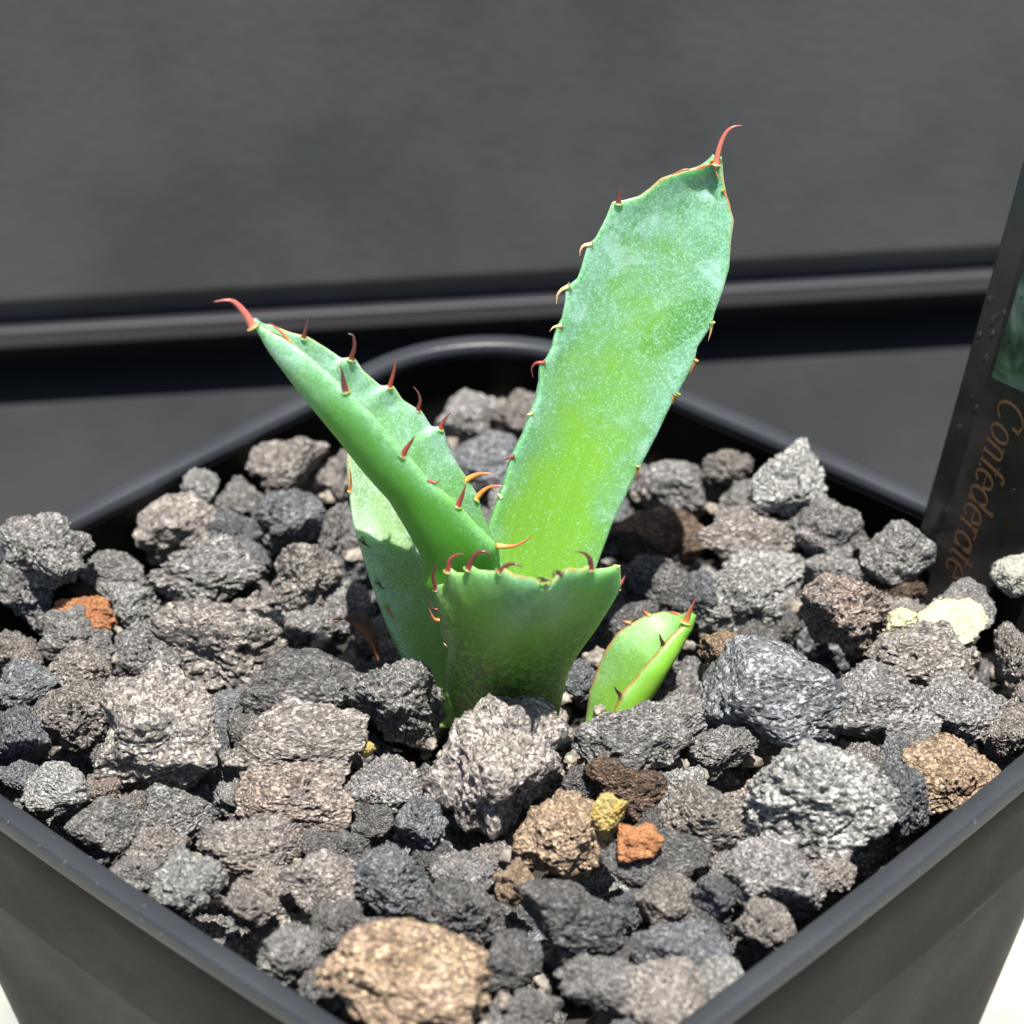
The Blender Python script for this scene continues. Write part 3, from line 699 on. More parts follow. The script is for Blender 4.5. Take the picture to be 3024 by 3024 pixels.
def poly_sample(pts, n):
    p = np.array(pts, float)
    seg = np.linalg.norm(np.diff(p[:, :2], axis=0), axis=1) if p.shape[1] > 2 else np.linalg.norm(np.diff(p, axis=0), axis=1)
    s = np.concatenate([[0], np.cumsum(seg)]); s /= s[-1]
    t = np.linspace(0, 1, n)
    out = np.stack([np.interp(t, s, p[:, k]) for k in range(p.shape[1])], 1)
    return out
def blur(a, k):
    w = np.exp(-np.linspace(-2, 2, 2 * k + 1) ** 2); w /= w.sum()
    b = np.pad(a, ((k, k), (0, 0)), mode='edge')
    out = np.stack([np.convolve(b[:, c], w, 'valid') for c in range(a.shape[1])], 1)
    out[0] = a[0]; out[-1] = a[-1]; return out
def leaf(name, left, mid, right, thick, mat, parent, flip=1, nu=34, nv=170, kk=2, kmid=9, edge=0.10, power=1.0):
    """left / mid / right: lists of (px, py, y) from the base to the tip. A closed, thick blade."""
    L = blur(poly_sample(left, nv), kk); M_ = blur(poly_sample(mid, nv), kmid); R = blur(poly_sample(right, nv), kk)
    L3 = np.array([P(a, b, y=c)[:] for a, b, c in L]); R3 = np.array([P(a, b, y=c)[:] for a, b, c in R])
    M3 = np.array([P(a, b, y=c)[:] for a, b, c in M_])
    us = 0.5 - 0.5 * np.cos(np.linspace(0, math.pi, nu))
    us = 0.5 * us + 0.5 * np.linspace(0, 1, nu)
    C = np.zeros((nv, nu, 3))
    Ls, Rs = blur(L3, 14), blur(R3, 14)
    for i in range(nv):
        for j, u in enumerate(us):
            C[i, j] = (L3[i] - Ls[i]) * max(0, 1 - 2 * u) ** 5 + (R3[i] - Rs[i]) * max(0, 2 * u - 1) ** 5 + Ls[i] * (1 - u) * (1 - 2 * u) + M3[i] * 4 * u * (1 - u) + Rs[i] * u * (2 * u - 1)
    for i in range(0):
        for j, u in enumerate(us):
            C[i, j] = L3[i] * (1 - u) * (1 - 2 * u) + M3[i] * 4 * u * (1 - u) + R3[i] * u * (2 * u - 1)
    # normals of the centre sheet
    du = np.gradient(C, axis=1); dv = np.gradient(C, axis=0)
    N = np.cross(du, dv); ln = np.linalg.norm(N, axis=2, keepdims=True); ln[ln < 1e-9] = 1; N /= ln
    for _ in range(3): N[1:-1] = (N[:-2] + N[1:-1] * 2 + N[2:]) / 4
    N /= np.maximum(np.linalg.norm(N, axis=2, keepdims=True), 1e-6)
    t = np.linspace(0, 1, nv)
    th = np.interp(t, [0, 0.5, 0.9, 1.0], thick)[:, None]
    prof = np.sqrt(np.clip(1 - (2 * us - 1) ** 2, 0, 1)) ** power
    up = th * (0.20 * prof)[None, :]; dn = th * (edge * np.sqrt(prof) + 0.8 * prof)[None, :]
    # N points to camera/adaxial side or away: sign fixed by caller through the order of the margins
    N = N * flip
    A = C + N * up[..., None]; B = C - N * dn[..., None]
    V = [tuple(v) for v in A.reshape(-1, 3)] + [tuple(v) for v in B.reshape(-1, 3)]
    F = []; UVs = []
    q = nv * nu
    def uvof(i, j): return (us[j], t[i])
    SD = []
    for i in range(nv - 1):
        for j in range(nu - 1):
            a = i * nu + j
            F.append((a, a + 1, a + nu + 1, a + nu)); UVs += [uvof(i, j), uvof(i, j + 1), uvof(i + 1, j + 1), uvof(i + 1, j)]; SD += [(0, 0)] * 4
            F.append((q + a + nu, q + a + nu + 1, q + a + 1, q + a)); UVs += [uvof(i + 1, j), uvof(i + 1, j + 1), uvof(i, j + 1), uvof(i, j)]; SD += [(1, 0)] * 4
        for j in (0, nu - 1):
            a = i * nu + j
            f = (a, a + nu, q + a + nu, q + a); w_ = [uvof(i, j), uvof(i + 1, j), uvof(i + 1, j), uvof(i, j)]
            if j: f = f[::-1]; w_ = w_[::-1]
            F.append(f); UVs += w_; SD += [(0.5, 0)] * 4
    for i in (0, nv - 1):
        for j in range(nu - 1):
            a = i * nu + j; f = (a, q + a, q + a + 1, a + 1)
            if i: f = f[::-1]
            F.append(f); UVs += [uvof(i, j)] * 4; SD += [(0.5, 0)] * 4
    me = mesh_from(name, V, F, mat); ul = me.uv_layers.new(name='UVMap')
    ul.data.foreach_set('uv', np.array(UVs, float).ravel())
    u2 = me.uv_layers.new(name='Side'); u2.data.foreach_set('uv', np.array(SD, float).ravel())
    # weld degenerate margin seams
    bm = bmesh.new(); bm.from_mesh(me); bmesh.ops.remove_doubles(bm, verts=bm.verts, dist=2e-6); bmesh.ops.recalc_face_normals(bm, faces=bm.faces)
    bm.to_mesh(me); bm.free()
    me.polygons.foreach_set('use_smooth', [True] * len(me.polygons))
    o = link(bpy.data.objects.new(name, me), parent)
    return o, np.concatenate([L3, R3])
def thorn(name, pts, r0, mat, parent, seg=9, rings=14, flat=1.0):
    """pts: 3D control points; a hooked, tapering spine"""
    p = np.array([list(a) for a in pts]); n = len(p)
    ts = np.linspace(0, n - 1, rings); 
    c = np.zeros((rings, 3))
    for i, t_ in enumerate(ts):             # Catmull-Rom
        k = min(int(t_), n - 2); f = t_ - k
        p0, p1, p2, p3 = p[max(k - 1, 0)], p[k], p[k + 1], p[min(k + 2, n - 1)]
        c[i] = 0.5 * ((2 * p1) + (-p0 + p2) * f + (2 * p0 - 5 * p1 + 4 * p2 - p3) * f * f + (-p0 + 3 * p1 - 3 * p2 + p3) * f ** 3)
    V = []; F = []; uv = []
    d = np.gradient(c, axis=0); ref = np.array([0.1, 1.0, 0.2])
    for i in range(rings):
        t_ = i / (rings - 1); r = 0.86 * r0 * ((1 - t_) ** 0.8 * (1 + 0.5 * max(0, 0.10 - t_) / 0.10) + 0.03)
        dd = d[i] / (np.linalg.norm(d[i]) + 1e-9); a = np.cross(dd, ref); a /= np.linalg.norm(a) + 1e-9; b_ = np.cross(dd, a)
        for s in range(seg):
            an = 2 * math.pi * s / seg
            V.append(tuple(c[i] + r * (math.cos(an) * a + flat * math.sin(an) * b_)))
    for i in range(rings - 1):
        for s in range(seg):
            F.append((i * seg + s, i * seg + (s + 1) % seg, (i + 1) * seg + (s + 1) % seg, (i + 1) * seg + s))
            uv += [(0, i / (rings - 1))] * 2 + [(0, (i + 1) / (rings - 1))] * 2
    F.append(tuple(range(seg))); uv += [(0, 0)] * seg
    F.append(tuple(reversed(range((rings - 1) * seg, rings * seg)))); uv += [(0, 1)] * seg
    me = mesh_from(name, V, F, TM[mat]); ul = me.uv_layers.new(name='UVMap'); ul.data.foreach_set('uv', np.array(uv, float).ravel())
    return link(bpy.data.objects.new(name, me), parent)
def thorns(parent, margin, lst, conv, name='thorn'):
    """lst: (points in a crop of the photograph, base radius cm, material, depth drift toward the tip)"""
    pm = np.array([px_of(m_)[:2] for m_ in margin])
    for pts, r, mt, drift in lst:
        q = [conv(*a) for a in pts]
        k = np.argmin(((pm - np.array(q[0])) ** 2).sum(1)); y0 = margin[k][1]
        n = len(q); d0 = (Vector(P(*q[1], y=y0)) - Vector(P(*q[0], y=y0)))
        P3 = [P(*a, y=y0 + drift * (i / (n - 1)) ** 1.3) for i, a in enumerate(q)]
        P3 = [P3[0] - d0.normalized() * 0.03] + P3
        thorn(name, P3, r, mt, parent)
def crop(ox, oy, s): return lambda x, y: (ox + x / s, oy + y / s)
C1 = crop(550, 800, 1.932); C2 = crop(1350, 300, 1.932); C3 = crop(1000, 1300, 1.61); C4 = crop(800, 900, 1.61)

plant = empty('agave_plant', (0.1, -0.1, -0.9))
tag(plant, 'young green agave with five toothed leaves rooted in the middle of the pot', 'plant')
plant_inv = Matrix.Translation(-plant.location)
_link = link
def link(o, parent=None):
    _link(o, parent)
    if parent is plant: o.matrix_parent_inverse = plant_inv
    return o
def dep(lst, f): return [(x, y, f(x, y)) for x, y in lst]

# tall leaf: upright, leaning right and back
fA = lambda x, y: 0.25 + (1850 - y) / 1370 * 1.25
la = [(1470, 1900), (1440, 1780), (1438, 1660)] + [C3(*a) for a in ((720, 400), (760, 300), (795, 200), (822, 90))] + \
     [C2(*a) for a in ((388, 1900), (425, 1780), (460, 1700), (480, 1590), (470, 1500), (515, 1470), (548, 1400), (566, 1310), (575, 1280), (604, 1240), (622, 1140), (618, 1070), (632, 1050),
      (690, 1010), (712, 950), (735, 850), (752, 815), (795, 770), (850, 660), (885, 570), (950, 563), (1040, 545), (1100, 500), (1160, 440), (1225, 420), (1320, 395), (1400, 385), (1450, 350), (1478, 318))]
ra = [(1690, 1900), (1725, 1780)] + [C3(*a) for a in ((1230, 590), (1300, 400), (1410, 170), (1500, 0))] + \
     [C2(*a) for a in ((1140, 1900), (1210, 1750), (1250, 1680), (1300, 1590), (1355, 1480), (1370, 1400), (1450, 1280), (1470, 1200), (1512, 1090), (1552, 950), (1562, 800), (1580, 680), (1560, 610), (1530, 520), (1508, 420), (1505, 340), (1490, 318))]
ma = [(1585, 1900), (1580, 1780), (1595, 1620), (1640, 1450), (1710, 1280), (1790, 1090), (1880, 900), (1960, 740), (2040, 600), (2095, 520), (2117, 465)]
M_A = leaf_mat('tall_leaf_skin', bloom_amt=0.95, patch=True)
o, marg = leaf('leaf', dep(la, lambda x, y: fA(x, y) - 0.12), dep(ma, lambda x, y: fA(x, y) + 0.04), dep(ra, lambda x, y: fA(x, y) - 0.02), [0.30, 0.20, 0.12, 0.05], M_A, plant, kk=1)
tag(o, 'tall upright toothed leaf leaning to the right, the longest one')
thorns(o, marg, [
 ([(1480, 335), (1500, 250), (1535, 175), (1580, 142), (1628, 137)], .036, 'p', .05),
 ([(922, 562), (925, 520), (940, 470)], .033, 'm', 0),
 ([(755, 815), (722, 822), (703, 850), (700, 882)], .026, 'w', -.02),
 ([(628, 1058), (595, 1075), (570, 1110), (568, 1158)], .028, 'w', -.02),
 ([(582, 1280), (550, 1288), (528, 1312)], .024, 'w', 0),
 ([(485, 1490), (450, 1492), (425, 1525), (435, 1575)], .026, 'r', 0),
 ([(1452, 1275), (1445, 1320), (1432, 1365)], .022, 'w', 0),
 ([(1355, 1490), (1325, 1550), (1290, 1605)], .02, 'b', 0),
 ([(1252, 1680), (1235, 1710), (1212, 1735)], .02, 'b', 0),
 ([(1525, 520), (1550, 580), (1560, 640), (1575, 672)], .016, 'b', -.03),
 ([(1480, 350), (1400, 368), (1340, 395), (1300, 385), (1210, 425), (1160, 445)], .018, 'b', -.04),
 ([(1460, 350), (1480, 410), (1500, 450)], .016, 'b', -.05)], C2)
thorns(o, marg, [([(1145, 725), (1120, 732), (1100, 745)], .022, 'r', 0), ([(1085, 905), (1080, 900), (1074, 898)], .016, 'w', 0),
                 ([(1232, 520), (1220, 522), (1212, 528)], .016, 'w', 0), ([(1915, 440), (1900, 465), (1890, 485)], .018, 'b', 0),
                 ([(1745, 780), (1740, 810), (1728, 840)], .018, 'b', 0)], C4)

# long folded leaf pointing up left: near margin, keel, far margin
near = [C3(775, 640), C1(1790, 1650), C1(1782, 1570)] + [C1(*a) for a in ((1660, 1450), (1550, 1325), (1390, 1195), (1240, 1020), (1040, 800), (905, 668), (720, 500), (570, 382), (440, 322), (360, 296))]
far = [C1(1830, 1750), C1(1800, 1640), C1(1755, 1530), C1(1690, 1380), C1(1662, 1275), C1(1600, 1175), C1(1560, 1120), C1(1495, 1000), C1(1466, 885), C1(1400, 888), C1(1345, 800), C1(1305, 778), C1(1235, 735),
       C1(1178, 648), C1(1110, 655), C1(1010, 570), C1(955, 488), C1(885, 498), C1(800, 440), C1(690, 372), C1(600, 352), C1(500, 312), C1(385, 288)]
keel = [C3(450, 700), C1(1420, 1700), C1(1385, 1600), C1(1300, 1450), C1(1200, 1280), C1(1050, 1110), C1(900, 930), C1(760, 780), C1(620, 620), C1(520, 500), C1(450, 410), C1(390, 335), C1(362, 300)]
wB = lambda s: s
def depB(lst, off, tipy=-0.35):
    out = []
    for x, y in lst:
        t = min(1, max(0, (1750 - y) / 800)); k = min(1, max(0.0, (t) * 4 + 0.25)) * min(1, (1.02 - t) * 3.2)
        out.append((x, y, -0.30 + (tipy + 0.30) * t + off * max(0.03, k)))
    return out
M_B = leaf_mat('folded_leaf_skin', green=(0.09, 0.24, 0.075), mid=(0.11, 0.30, 0.05), bloom=(0.30, 0.5, 0.42), bloom_amt=0.95, under=((0.07, 0.27, 0.018), [(0.62, (0,) * 3), (0.85, (0.9,) * 3)]))
o, marg = leaf('leaf', depB(far, 0.42), depB([(a + 16, b - 16) for a, b in keel], -0.03), depB(near, -0.30), [0.16, 0.14, 0.09, 0.04], M_B, plant, flip=-1, kk=2, kmid=5)
tag(o, 'long folded trough leaf pointing up to the left with maroon thorns')
thorns(o, marg, [
 ([(372, 300), (330, 235), (285, 185), (240, 166), (155, 176)], .048, 'p', -.04),
 ([(575, 385), (540, 345), (500, 315), (465, 292)], .02, 'b', -.02),
 ([(672, 365), (685, 320), (698, 262)], .028, 'm', 0),
 ([(945, 488), (960, 430), (952, 370), (920, 358)], .03, 'm', 0),
 ([(1165, 645), (1183, 580), (1190, 530), (1182, 488)], .028, 'r', 0),
 ([(1325, 780), (1335, 735), (1320, 690), (1292, 658)], .026, 'm', 0),
 ([(1455, 885), (1475, 845), (1510, 808)], .032, 'r', 0),
 ([(905, 670), (895, 620), (890, 580), (878, 535)], .038, 'm', -.03),
 ([(1240, 1035), (1275, 985), (1305, 940)], .042, 'r', -.03),
 ([(1395, 1203), (1430, 1208), (1450, 1195)], .022, 'r', -.02),
 ([(1555, 1325), (1575, 1280), (1585, 1250), (1597, 1220)], .034, 'r', -.02),
 ([(1602, 1190), (1650, 1165), (1700, 1155), (1758, 1160)], .038, 'o', -.03),
 ([(1665, 1285), (1700, 1250), (1750, 1228), (1818, 1228)], .036, 'o', -.03),
 ([(1785, 1570), (1840, 1572), (1900, 1560), (1985, 1505)], .034, 'o', -.05)], C1)

# pale lower leaf behind on the left
ld = [(1290, 2150), (1250, 2090), C3(400, 1170), C3(350, 1110), C3(300, 1000), C3(240, 890), C3(200, 780), C3(150, 640), C3(108, 500), C3(72, 390), C3(56, 230), C3(48, 110), (1032, 1330), (1045, 1290)]
md_ = [(1350, 2150), (1330, 2060), (1290, 1900), (1235, 1740), (1180, 1600), (1125, 1460), (1090, 1360), (1062, 1290)]
rd = [(1440, 2150), (1430, 2060), (1400, 1900), (1350, 1760), (1290, 1620), (1210, 1480), (1140, 1370), (1075, 1290)]
fD = lambda x, y: 0.15 + (2100 - y) / 800 * 0.75
M_D = leaf_mat('lower_leaf_skin', green=(0.16, 0.30, 0.13), mid=(0.20, 0.37, 0.08), bloom=(0.45, 0.6, 0.45), bloom_amt=0.95)
o, marg = leaf('leaf', dep(ld, lambda x, y: fD(x, y) - 0.10), dep(md_, lambda x, y: fD(x, y) + 0.08), dep(rd, lambda x, y: fD(x, y)), [0.28, 0.2, 0.14, 0.05], M_D, plant)
tag(o, 'pale lower leaf half hidden behind the folded leaf')
thorns(o, marg, [([(935, 1240), (940, 1200), (938, 1160), (930, 1120)], .02, 'b', -.02), ([(1010, 1545), (1025, 1560), (1055, 1580)], .028, 'k', -.08)], C1)
thorns(o, marg, [([(190, 680), (205, 700), (225, 712)], .022, 'k', -.06), ([(235, 800), (250, 830), (265, 850)], .02, 'b', -.06)], C3)

# front leaf, pointing at the viewer
lc = [C3(600, 1420), C3(560, 1290), C3(518, 1160), C3(520, 1030), C3(535, 960), C3(515, 900), C3(485, 866), C3(497, 835), C3(482, 800), C3(478, 750), C3(458, 708), C3(462, 690), C3(500, 682), C3(512, 650), C3(516, 616), C3(533, 606), C3(560, 628), C3(598, 630), C3(612, 600), C3(636, 596), C3(665, 615), C3(720, 620), C3(768, 622), C3(790, 608), C3(830, 634), C3(890, 648), C3(935, 655), C3(975, 685)]
yc = [-.30, -.32, -.36, -.42, -.50, -.58, -.64, -.70, -.76, -.84, -.90, -.94, -.98, -1.02, -1.06, -1.10, -1.14, -1.18, -1.22, -1.26, -1.32, -1.40, -1.48, -1.54, -1.62, -1.74, -1.86, -1.98]
rc = [C3(1015, 1450), C3(1030, 1350), C3(1052, 1230), C3(1085, 1080), C3(1150, 960), C3(1240, 840), C3(1305, 745), C3(1345, 680), C3(1338, 600), C3(1318, 592), C3(1280, 606), C3(1225, 612), C3(1205, 592), C3(1180, 596), C3(1150, 612), C3(1100, 606), C3(1055, 622), C3(1038, 645), C3(1000, 685)]
yr = [-.30, -.34, -.40, -.50, -.62, -.78, -.92, -1.02, -1.10, -1.16, -1.24, -1.32, -1.40, -1.46, -1.54, -1.66, -1.80, -1.88, -1.98]
mc = [C3(800, 1430), C3(800, 1330), C3(795, 1200), C3(810, 1080), C3(850, 960), C3(895, 860), C3(935, 780), C3(962, 730), C3(985, 692)]
ym = [-.55, -.60, -.68, -.80, -1.0, -1.25, -1.55, -1.78, -1.98]
Z3 = lambda pts, ys: [(a, b, c) for (a, b), c in zip(pts, ys)]
M_C = leaf_mat('front_leaf_skin', green=(0.115, 0.255, 0.055), mid=(0.15, 0.30, 0.04), bloom_amt=0.6, purple=0.72, under=((0.14, 0.34, 0.03), [(0.74, (0,) * 3), (0.90, (1,) * 3)]))
o, marg = leaf('leaf', Z3(lc, yc), Z3(mc, ym), Z3(rc, yr), [0.16, 0.16, 0.10, 0.05], M_C, plant, flip=-1, kk=1, kmid=8)
tag(o, 'short broad front leaf pointing at the viewer with hooked thorns along its top')
thorns(o, marg, [
 ([(463, 695), (448, 655), (455, 610), (480, 572)], .030, 'm', -.03),
 ([(525, 610), (530, 570), (560, 545), (598, 540)], .038, 'r', -.04),
 ([(622, 600), (640, 555), (680, 528), (720, 545), (722, 565)], .036, 'm', -.04),
 ([(775, 618), (800, 595), (840, 588), (882, 605)], .036, 'm', -.05),
 ([(1198, 600), (1195, 565), (1165, 535), (1120, 530)], .036, 'm', -.05),
 ([(1050, 632), (1035, 625), (1022, 640), (1030, 668)], .028, 'k', -.08),
 ([(990, 668), (960, 655), (935, 658)], .026, 'k', -.06),
 ([(985, 688), (986, 698), (988, 712)], .036, 'k', -.22),
 ([(485, 800), (455, 805), (435, 780), (435, 752)], .024, 'm', -.02),
 ([(478, 855), (455, 850), (438, 820), (428, 790)], .024, 'b', -.02),
 ([(1335, 690), (1350, 668), (1362, 642)], .026, 'p', 0),
 ([(1325, 600), (1335, 600), (1338, 592)], .018, 'w', 0),
 ([(528, 985), (510, 975), (497, 962)], .016, 'w', 0)], C3)

# small leaf low on the right
le = [C3(1160, 1390), C3(1178, 1300), C3(1190, 1200), C3(1222, 1105), C3(1272, 990), C3(1325, 916), C3(1385, 872), C3(1465, 830), C3(1550, 812), C3(1610, 835), C3(1665, 815)]
re_ = [C3(1280, 1400), C3(1300, 1300), C3(1340, 1205), C3(1400, 1140), C3(1450, 1075), C3(1510, 1010), C3(1545, 965), C3(1580, 925), C3(1630, 885), C3(1672, 830)]
me_ = [C3(1330, 1400), C3(1370, 1300), C3(1420, 1190), C3(1500, 1060), C3(1560, 980), C3(1615, 900), C3(1660, 850), C3(1678, 820)]
M_E = leaf_mat('small_leaf_skin', green=(0.09, 0.23, 0.05), mid=(0.14, 0.30, 0.035), bloom=(0.3, 0.48, 0.22), bloom_amt=0.6, under=((0.15, 0.32, 0.02), [(0.9, (0,) * 3), (1.0, (0.3,) * 3)]), red_from=0.05)
ny = lambda n, a, b: list(np.linspace(a, b, n))
o, marg = leaf('leaf', Z3(le, ny(len(le), -.05, .35)), Z3(me_, [-.25, -.2, -.15, -.1, -.02, .08, .12, .15]), Z3(re_, ny(len(re_), -.42, .05)), [0.16, 0.14, 0.10, 0.05], M_E, plant, kk=2, kmid=5, nv=110)
tag(o, 'small low leaf on the right with a dried brown tip')
thorns(o, marg, [
 ([(1655, 850), (1670, 810), (1688, 775)], .045, 'b', -.02),
 ([(1680, 790), (1692, 765), (1705, 745)], .014, 'p', 0),
 ([(1640, 840), (1600, 822), (1560, 815)], .028, 'b', -.03),
 ([(1462, 822), (1452, 812), (1450, 805)], .022, 'b', 0),
 ([(1372, 865), (1360, 862), (1348, 862)], .02, 'b', 0),
 ([(1540, 962), (1532, 945), (1525, 918)], .03, 'k', -.03),
 ([(1335, 1205), (1322, 1190), (1308, 1168)], .03, 'k', -.03),
 ([(1545, 870), (1540, 850), (1538, 838)], .016, 'k', -.02)], C3)

# dried brown scrap of leaf left of the plant
mdry, nt, b = new_mat('dry_leaf'); tcd = nt.nodes.new('ShaderNodeTexCoord'); nd = tex_noise(nt, 500, 4, 0.6, tcd.outputs['Object'])
rd_ = ramp(nt, nd.outputs['Fac'], [(0.35, (0.03, 0.012, 0.008)), (0.6, (0.13, 0.045, 0.02)), (0.75, (0.25, 0.11, 0.05))]); nt.links.new(rd_.outputs[0], b.inputs['Base Color']); b.inputs['Roughness'].default_value = 0.6
V = []; F = []; nx_, ny_ = 24, 10
cl = blur(poly_sample([(985, 1835), (1030, 1815), (1065, 1830), (1095, 1880), (1118, 1950)], nx_), 2)
for side in (0, 1):
    for i, (a, b_) in enumerate(cl):
        t = i / (nx_ - 1); w = 26 * math.sin(math.pi * min(0.97, t * 0.85 + 0.12)) + 3
        for j in range(ny_):
            s = j / (ny_ - 1) * 2 - 1
            V.append(tuple(P(a + s * w * 0.75, b_ - s * w * 0.35 + 8 * math.sin(t * 9 + s * 2), y=0.15 + 0.14 * (s * s) - 0.1 * t + 0.03 * math.sin(9 * t) + side * 0.025)))
nn_ = nx_ * ny_
for i in range(nx_ - 1):
    for j in range(ny_ - 1):
        a = i * ny_ + j; F.append((a, a + 1, a + ny_ + 1, a + ny_)); F.append((nn_ + a + ny_, nn_ + a + ny_ + 1, nn_ + a + 1, nn_ + a))
    for j in (0, ny_ - 1):
        a = i * ny_ + j; F.append((a, a + ny_, nn_ + a + ny_, nn_ + a))
for i in (0, nx_ - 1):
    for j in range(ny_ - 1):
        a = i * ny_ + j; F.append((a, a + 1, nn_ + a + 1, nn_ + a))
tag(obj('dry_leaf', V, F, mdry), 'curled brown dry leaf scrap lying left of the plant base', 'dead leaf')

# thin fibre on the stones at the front left
fp = [(705, 2548), (730, 2562), (775, 2568), (820, 2562), (865, 2552)]
mf, nt, b = new_mat('fibre'); b.inputs['Base Color'].default_value = (0.25, 0.2, 0.16, 1); b.inputs['Roughness'].default_value = 0.4
pts = [P(a, c, z=-0.12) for a, c in fp]
TM['f'] = mf
o = thorn('fibre', pts, 0.009, 'f', None, seg=5, rings=20)
tag(o, 'thin dark hair lying across stones near the front left rim', 'hair')

# ------------------------------------------------------------------ the plant tag
y_t = 1.95
T0 = P(2712, 1575, y=y_t); T1 = P(3024, 466, y=y_t + 0.45)
tz = (T1 - T0).normalized(); tx = Vector((0.73, -0.67, 0)); tx = (tx - tz * tx.dot(tz)).normalized(); ty = tz.cross(tx)   # ty points away from viewer
if ty.y < 0: ty = -ty
tfr = (T0, tx, ty, tz)
tagroot = empty('plant_label', T0 - tz * 1.5)
tag(tagroot, 'dark glossy plant label with gold italic lettering stuck in beside the right wall', 'plant label')
tinv = Matrix.Translation(-tagroot.location)
def tpart(o): o.parent = tagroot; o.matrix_parent_inverse = tinv; return o
mt_, nt, b = new_mat('label_plastic'); tcl = nt.nodes.new('ShaderNodeTexCoord'); nl = tex_noise(nt, 120, 4, 0.6, tcl.outputs['Object'])
rl_ = ramp(nt, nl.outputs['Fac'], [(0.35, (0.004, 0.005, 0.005)), (0.7, (0.009, 0.009, 0.009))]); nt.links.new(rl_.outputs[0], b.inputs['Base Color'])
b.inputs['Roughness'].default_value = 0.16; b.inputs['Coat Weight'].default_value = 0.2
W_, H_ = 2.05, 4.4
V, F = box(0, W_, 0, 0.10, -1.6, H_, tfr, 0.015); tpart(obj('plate', V, F, mt_))
mi_, nt, b = new_mat('label_inset'); tcl = nt.nodes.new('ShaderNodeTexCoord'); nl = tex_noise(nt, 90, 4, 0.6, tcl.outputs['Object'])
rl_ = ramp(nt, nl.outputs['Fac'], [(0.4, (0.003, 0.003, 0.0035)), (0.68, (0.020, 0.018, 0.018))]); nt.links.new(rl_.outputs[0], b.inputs['Base Color'])
b.inputs['Roughness'].default_value = 0.25
V, F = box(0.25, W_ - 0.2, -0.012, 0.02, -1.4, H_ - 0.2, tfr, 0.005); tpart(obj('inset_panel', V, F, mi_))
# printed plant picture (flat print)
mg, nt, b = new_mat('printed_plant_picture'); tcl = nt.nodes.new('ShaderNodeTexCoord')
nl = tex_noise(nt, 190, 3, 0.6, tcl.outputs['Object'], 1.2)
rl_ = ramp(nt, nl.outputs['Fac'], [(0.40, (0.004, 0.008, 0.006)), (0.50, (0.009, 0.022, 0.012)), (0.6, (0.025, 0.042, 0.035)), (0.75, (0.06, 0.085, 0.08))])
nt.links.new(rl_.outputs[0], b.inputs['Base Color']); b.inputs['Roughness'].default_value = 0.3
n_ = 24
def fr_pt(a, bb, c): return tuple(tfr[0] + tfr[1] * a + tfr[2] * bb + tfr[3] * c)
V = []; 
for i in range(n_ + 1):
    x = 0.30 + (W_ - 0.55) * i / n_
    lo = 1.75
    V += [fr_pt(x, -0.016, lo), fr_pt(x, -0.016, H_ - 0.3)]
F = [(2 * i, 2 * i + 2, 2 * i + 3, 2 * i + 1) for i in range(n_)]
tpart(obj('plant_picture', V, F, mg, smooth=False))
# gold lettering
mgold, nt, b = new_mat('gold_print'); b.inputs['Base Color'].default_value = (0.042, 0.024, 0.011, 1); b.inputs['Roughness'].default_value = 0.4
def arc(cx, cy, rx, ry, a0, a1, n=22): return [(cx + rx * math.cos(math.radians(a0 + (a1 - a0) * k / n)), cy + ry * math.sin(math.radians(a0 + (a1 - a0) * k / n))) for k in range(n + 1)]
G = {
 'C': ([arc(.62, .75, .56, .75, 48, 318), [(1.0, 1.02), (1.03, 1.45)]], 1.3),
 'o': ([arc(.4, .5, .36, .5, 0, 360)], .92),
 'n': ([[(.12, 0), (.12, 1)], [(-.02, .95), (.12, 1)], [(.12, .7)] + arc(.38, .68, .25, .32, 150, 0, 12) + [(.63, 0)], [(0, 0), (.26, 0)], [(.5, 0), (.78, 0)]], .92),
 'f': ([[(.22, 0), (.22, 1.2)] + arc(.42, 1.2, .2, .28, 180, 40, 10), [(.03, .98), (.45, .98)], [(.08, 0), (.38, 0)]], .58),
 'e': ([arc(.4, .5, .36, .5, 5, 320), [(.06, .54), (.76, .54)]], .86),
 'd': ([arc(.4, .5, .36, .5, 0, 360), [(.76, 0), (.76, 1.5)], [(.6, 1.45), (.76, 1.5)], [(.76, 0), (.9, .04)]], 1.0),
 'r': ([[(.12, 0), (.12, 1)], [(.12, .65)] + arc(.42, .66, .28, .34, 160, 50, 10), [(0, 0), (.28, 0)], [(-.02, .95), (.12, 1)]], .64),
 'a': ([arc(.38, .45, .34, .45, 0, 360), [(.72, 0), (.72, .78)] + arc(.45, .78, .27, .22, 0, 150, 10), [(.72, 0), (.84, .04)]], .93),
 't': ([[(.2, 1.32), (.2, .22)] + arc(.4, .22, .2, .22, 180, 300, 10), [(.02, .98), (.46, .98)]], .58)}
V = []; F = []
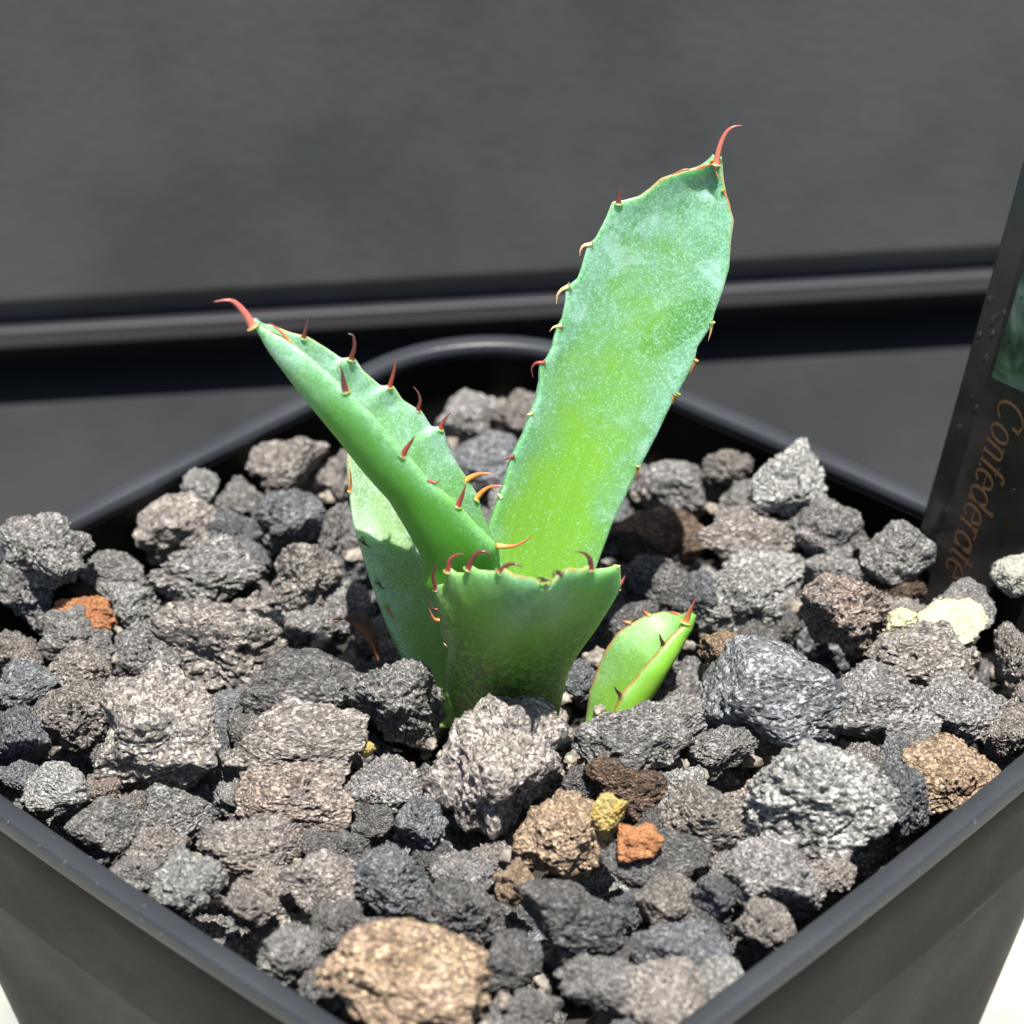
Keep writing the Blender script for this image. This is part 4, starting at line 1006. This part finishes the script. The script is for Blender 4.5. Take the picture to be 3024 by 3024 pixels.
# text frame: runs down along the left border; letter tops point right
p0 = P(2990, 1178, y=y_t); p1 = P(2812, 1712, y=y_t)
def on_plate(pp):
    # intersect the sight line with the plate's face
    d = (pp - CAM).normalized(); n = ty; k = (T0 + n * (-0.017) - CAM).dot(n) / d.dot(n); q = CAM + d * k - T0
    return q.dot(tx), q.dot(tz)
a0_, a1_ = on_plate(p0), on_plate(p1)
sc_t = math.dist(a0_, a1_) / 9.7
dirx = ((a1_[0] - a0_[0]) / math.dist(a0_, a1_), (a1_[1] - a0_[1]) / math.dist(a0_, a1_)); upx = (-dirx[1], dirx[0])
cur = 0.0
base_shift = -0.55 * sc_t
for ch in 'Confederate':
    strokes, adv = G[ch]
    for st in strokes:
        for k in range(len(st) - 1):
            (xa, ya), (xb, yb) = st[k], st[k + 1]
            dx, dy = xb - xa, yb - ya; l = math.hypot(dx, dy) + 1e-9
            nxx, nyy = -dy / l, dx / l
            wd = 0.03 + 0.055 * abs(nxx) ** 1.3      # thick verticals, thin horizontals
            quad = [(xa + nxx * wd - dx / l * .015, ya + nyy * wd), (xa - nxx * wd - dx / l * .015, ya - nyy * wd), (xb - nxx * wd, yb - nyy * wd), (xb + nxx * wd, yb + nyy * wd)]
            idx = len(V)
            for (gx, gy) in quad:
                gx2 = (gx + cur + 0.28 * gy) * sc_t; gy2 = gy * sc_t + base_shift
                V.append(fr_pt(a0_[0] + dirx[0] * gx2 + upx[0] * gy2, -0.020 - 0.0004 * (k % 3), a0_[1] + dirx[1] * gx2 + upx[1] * gy2))
            F.append((idx, idx + 1, idx + 2, idx + 3))
    cur += adv
tpart(obj('lettering', V, F, mgold, smooth=False))
# tiny water droplets on the label
mw, nt, b = new_mat('water_drop'); b.inputs['Base Color'].default_value = (0.8, 0.85, 0.9, 1); b.inputs['Roughness'].default_value = 0.05
b.inputs['Transmission Weight'].default_value = 1; b.inputs['IOR'].default_value = 1.33
dme = None
for k in range(34):
    if dme is None:
        bm = bmesh.new(); bmesh.ops.create_uvsphere(bm, u_segments=12, v_segments=8, radius=1); dme = bpy.data.meshes.new('water_droplet'); bm.to_mesh(dme); bm.free(); dme.materials.append(mw)
        dme.polygons.foreach_set('use_smooth', [True] * len(dme.polygons))
    d_ = bpy.data.objects.new('water_droplet', dme); _link(d_)
    r = rng.uniform(.012, .032)
    q = Vector(fr_pt(rng.uniform(.05, 1.1), -0.015, rng.uniform(0.0, 3.4)))
    d_.matrix_world = Matrix.Translation(q * U) @ Matrix.Diagonal((r * U, r * U * 0.6, r * U, 1))
    tpart(d_)
print('tris', sum(len(m_.polygons) for m_ in bpy.data.meshes))
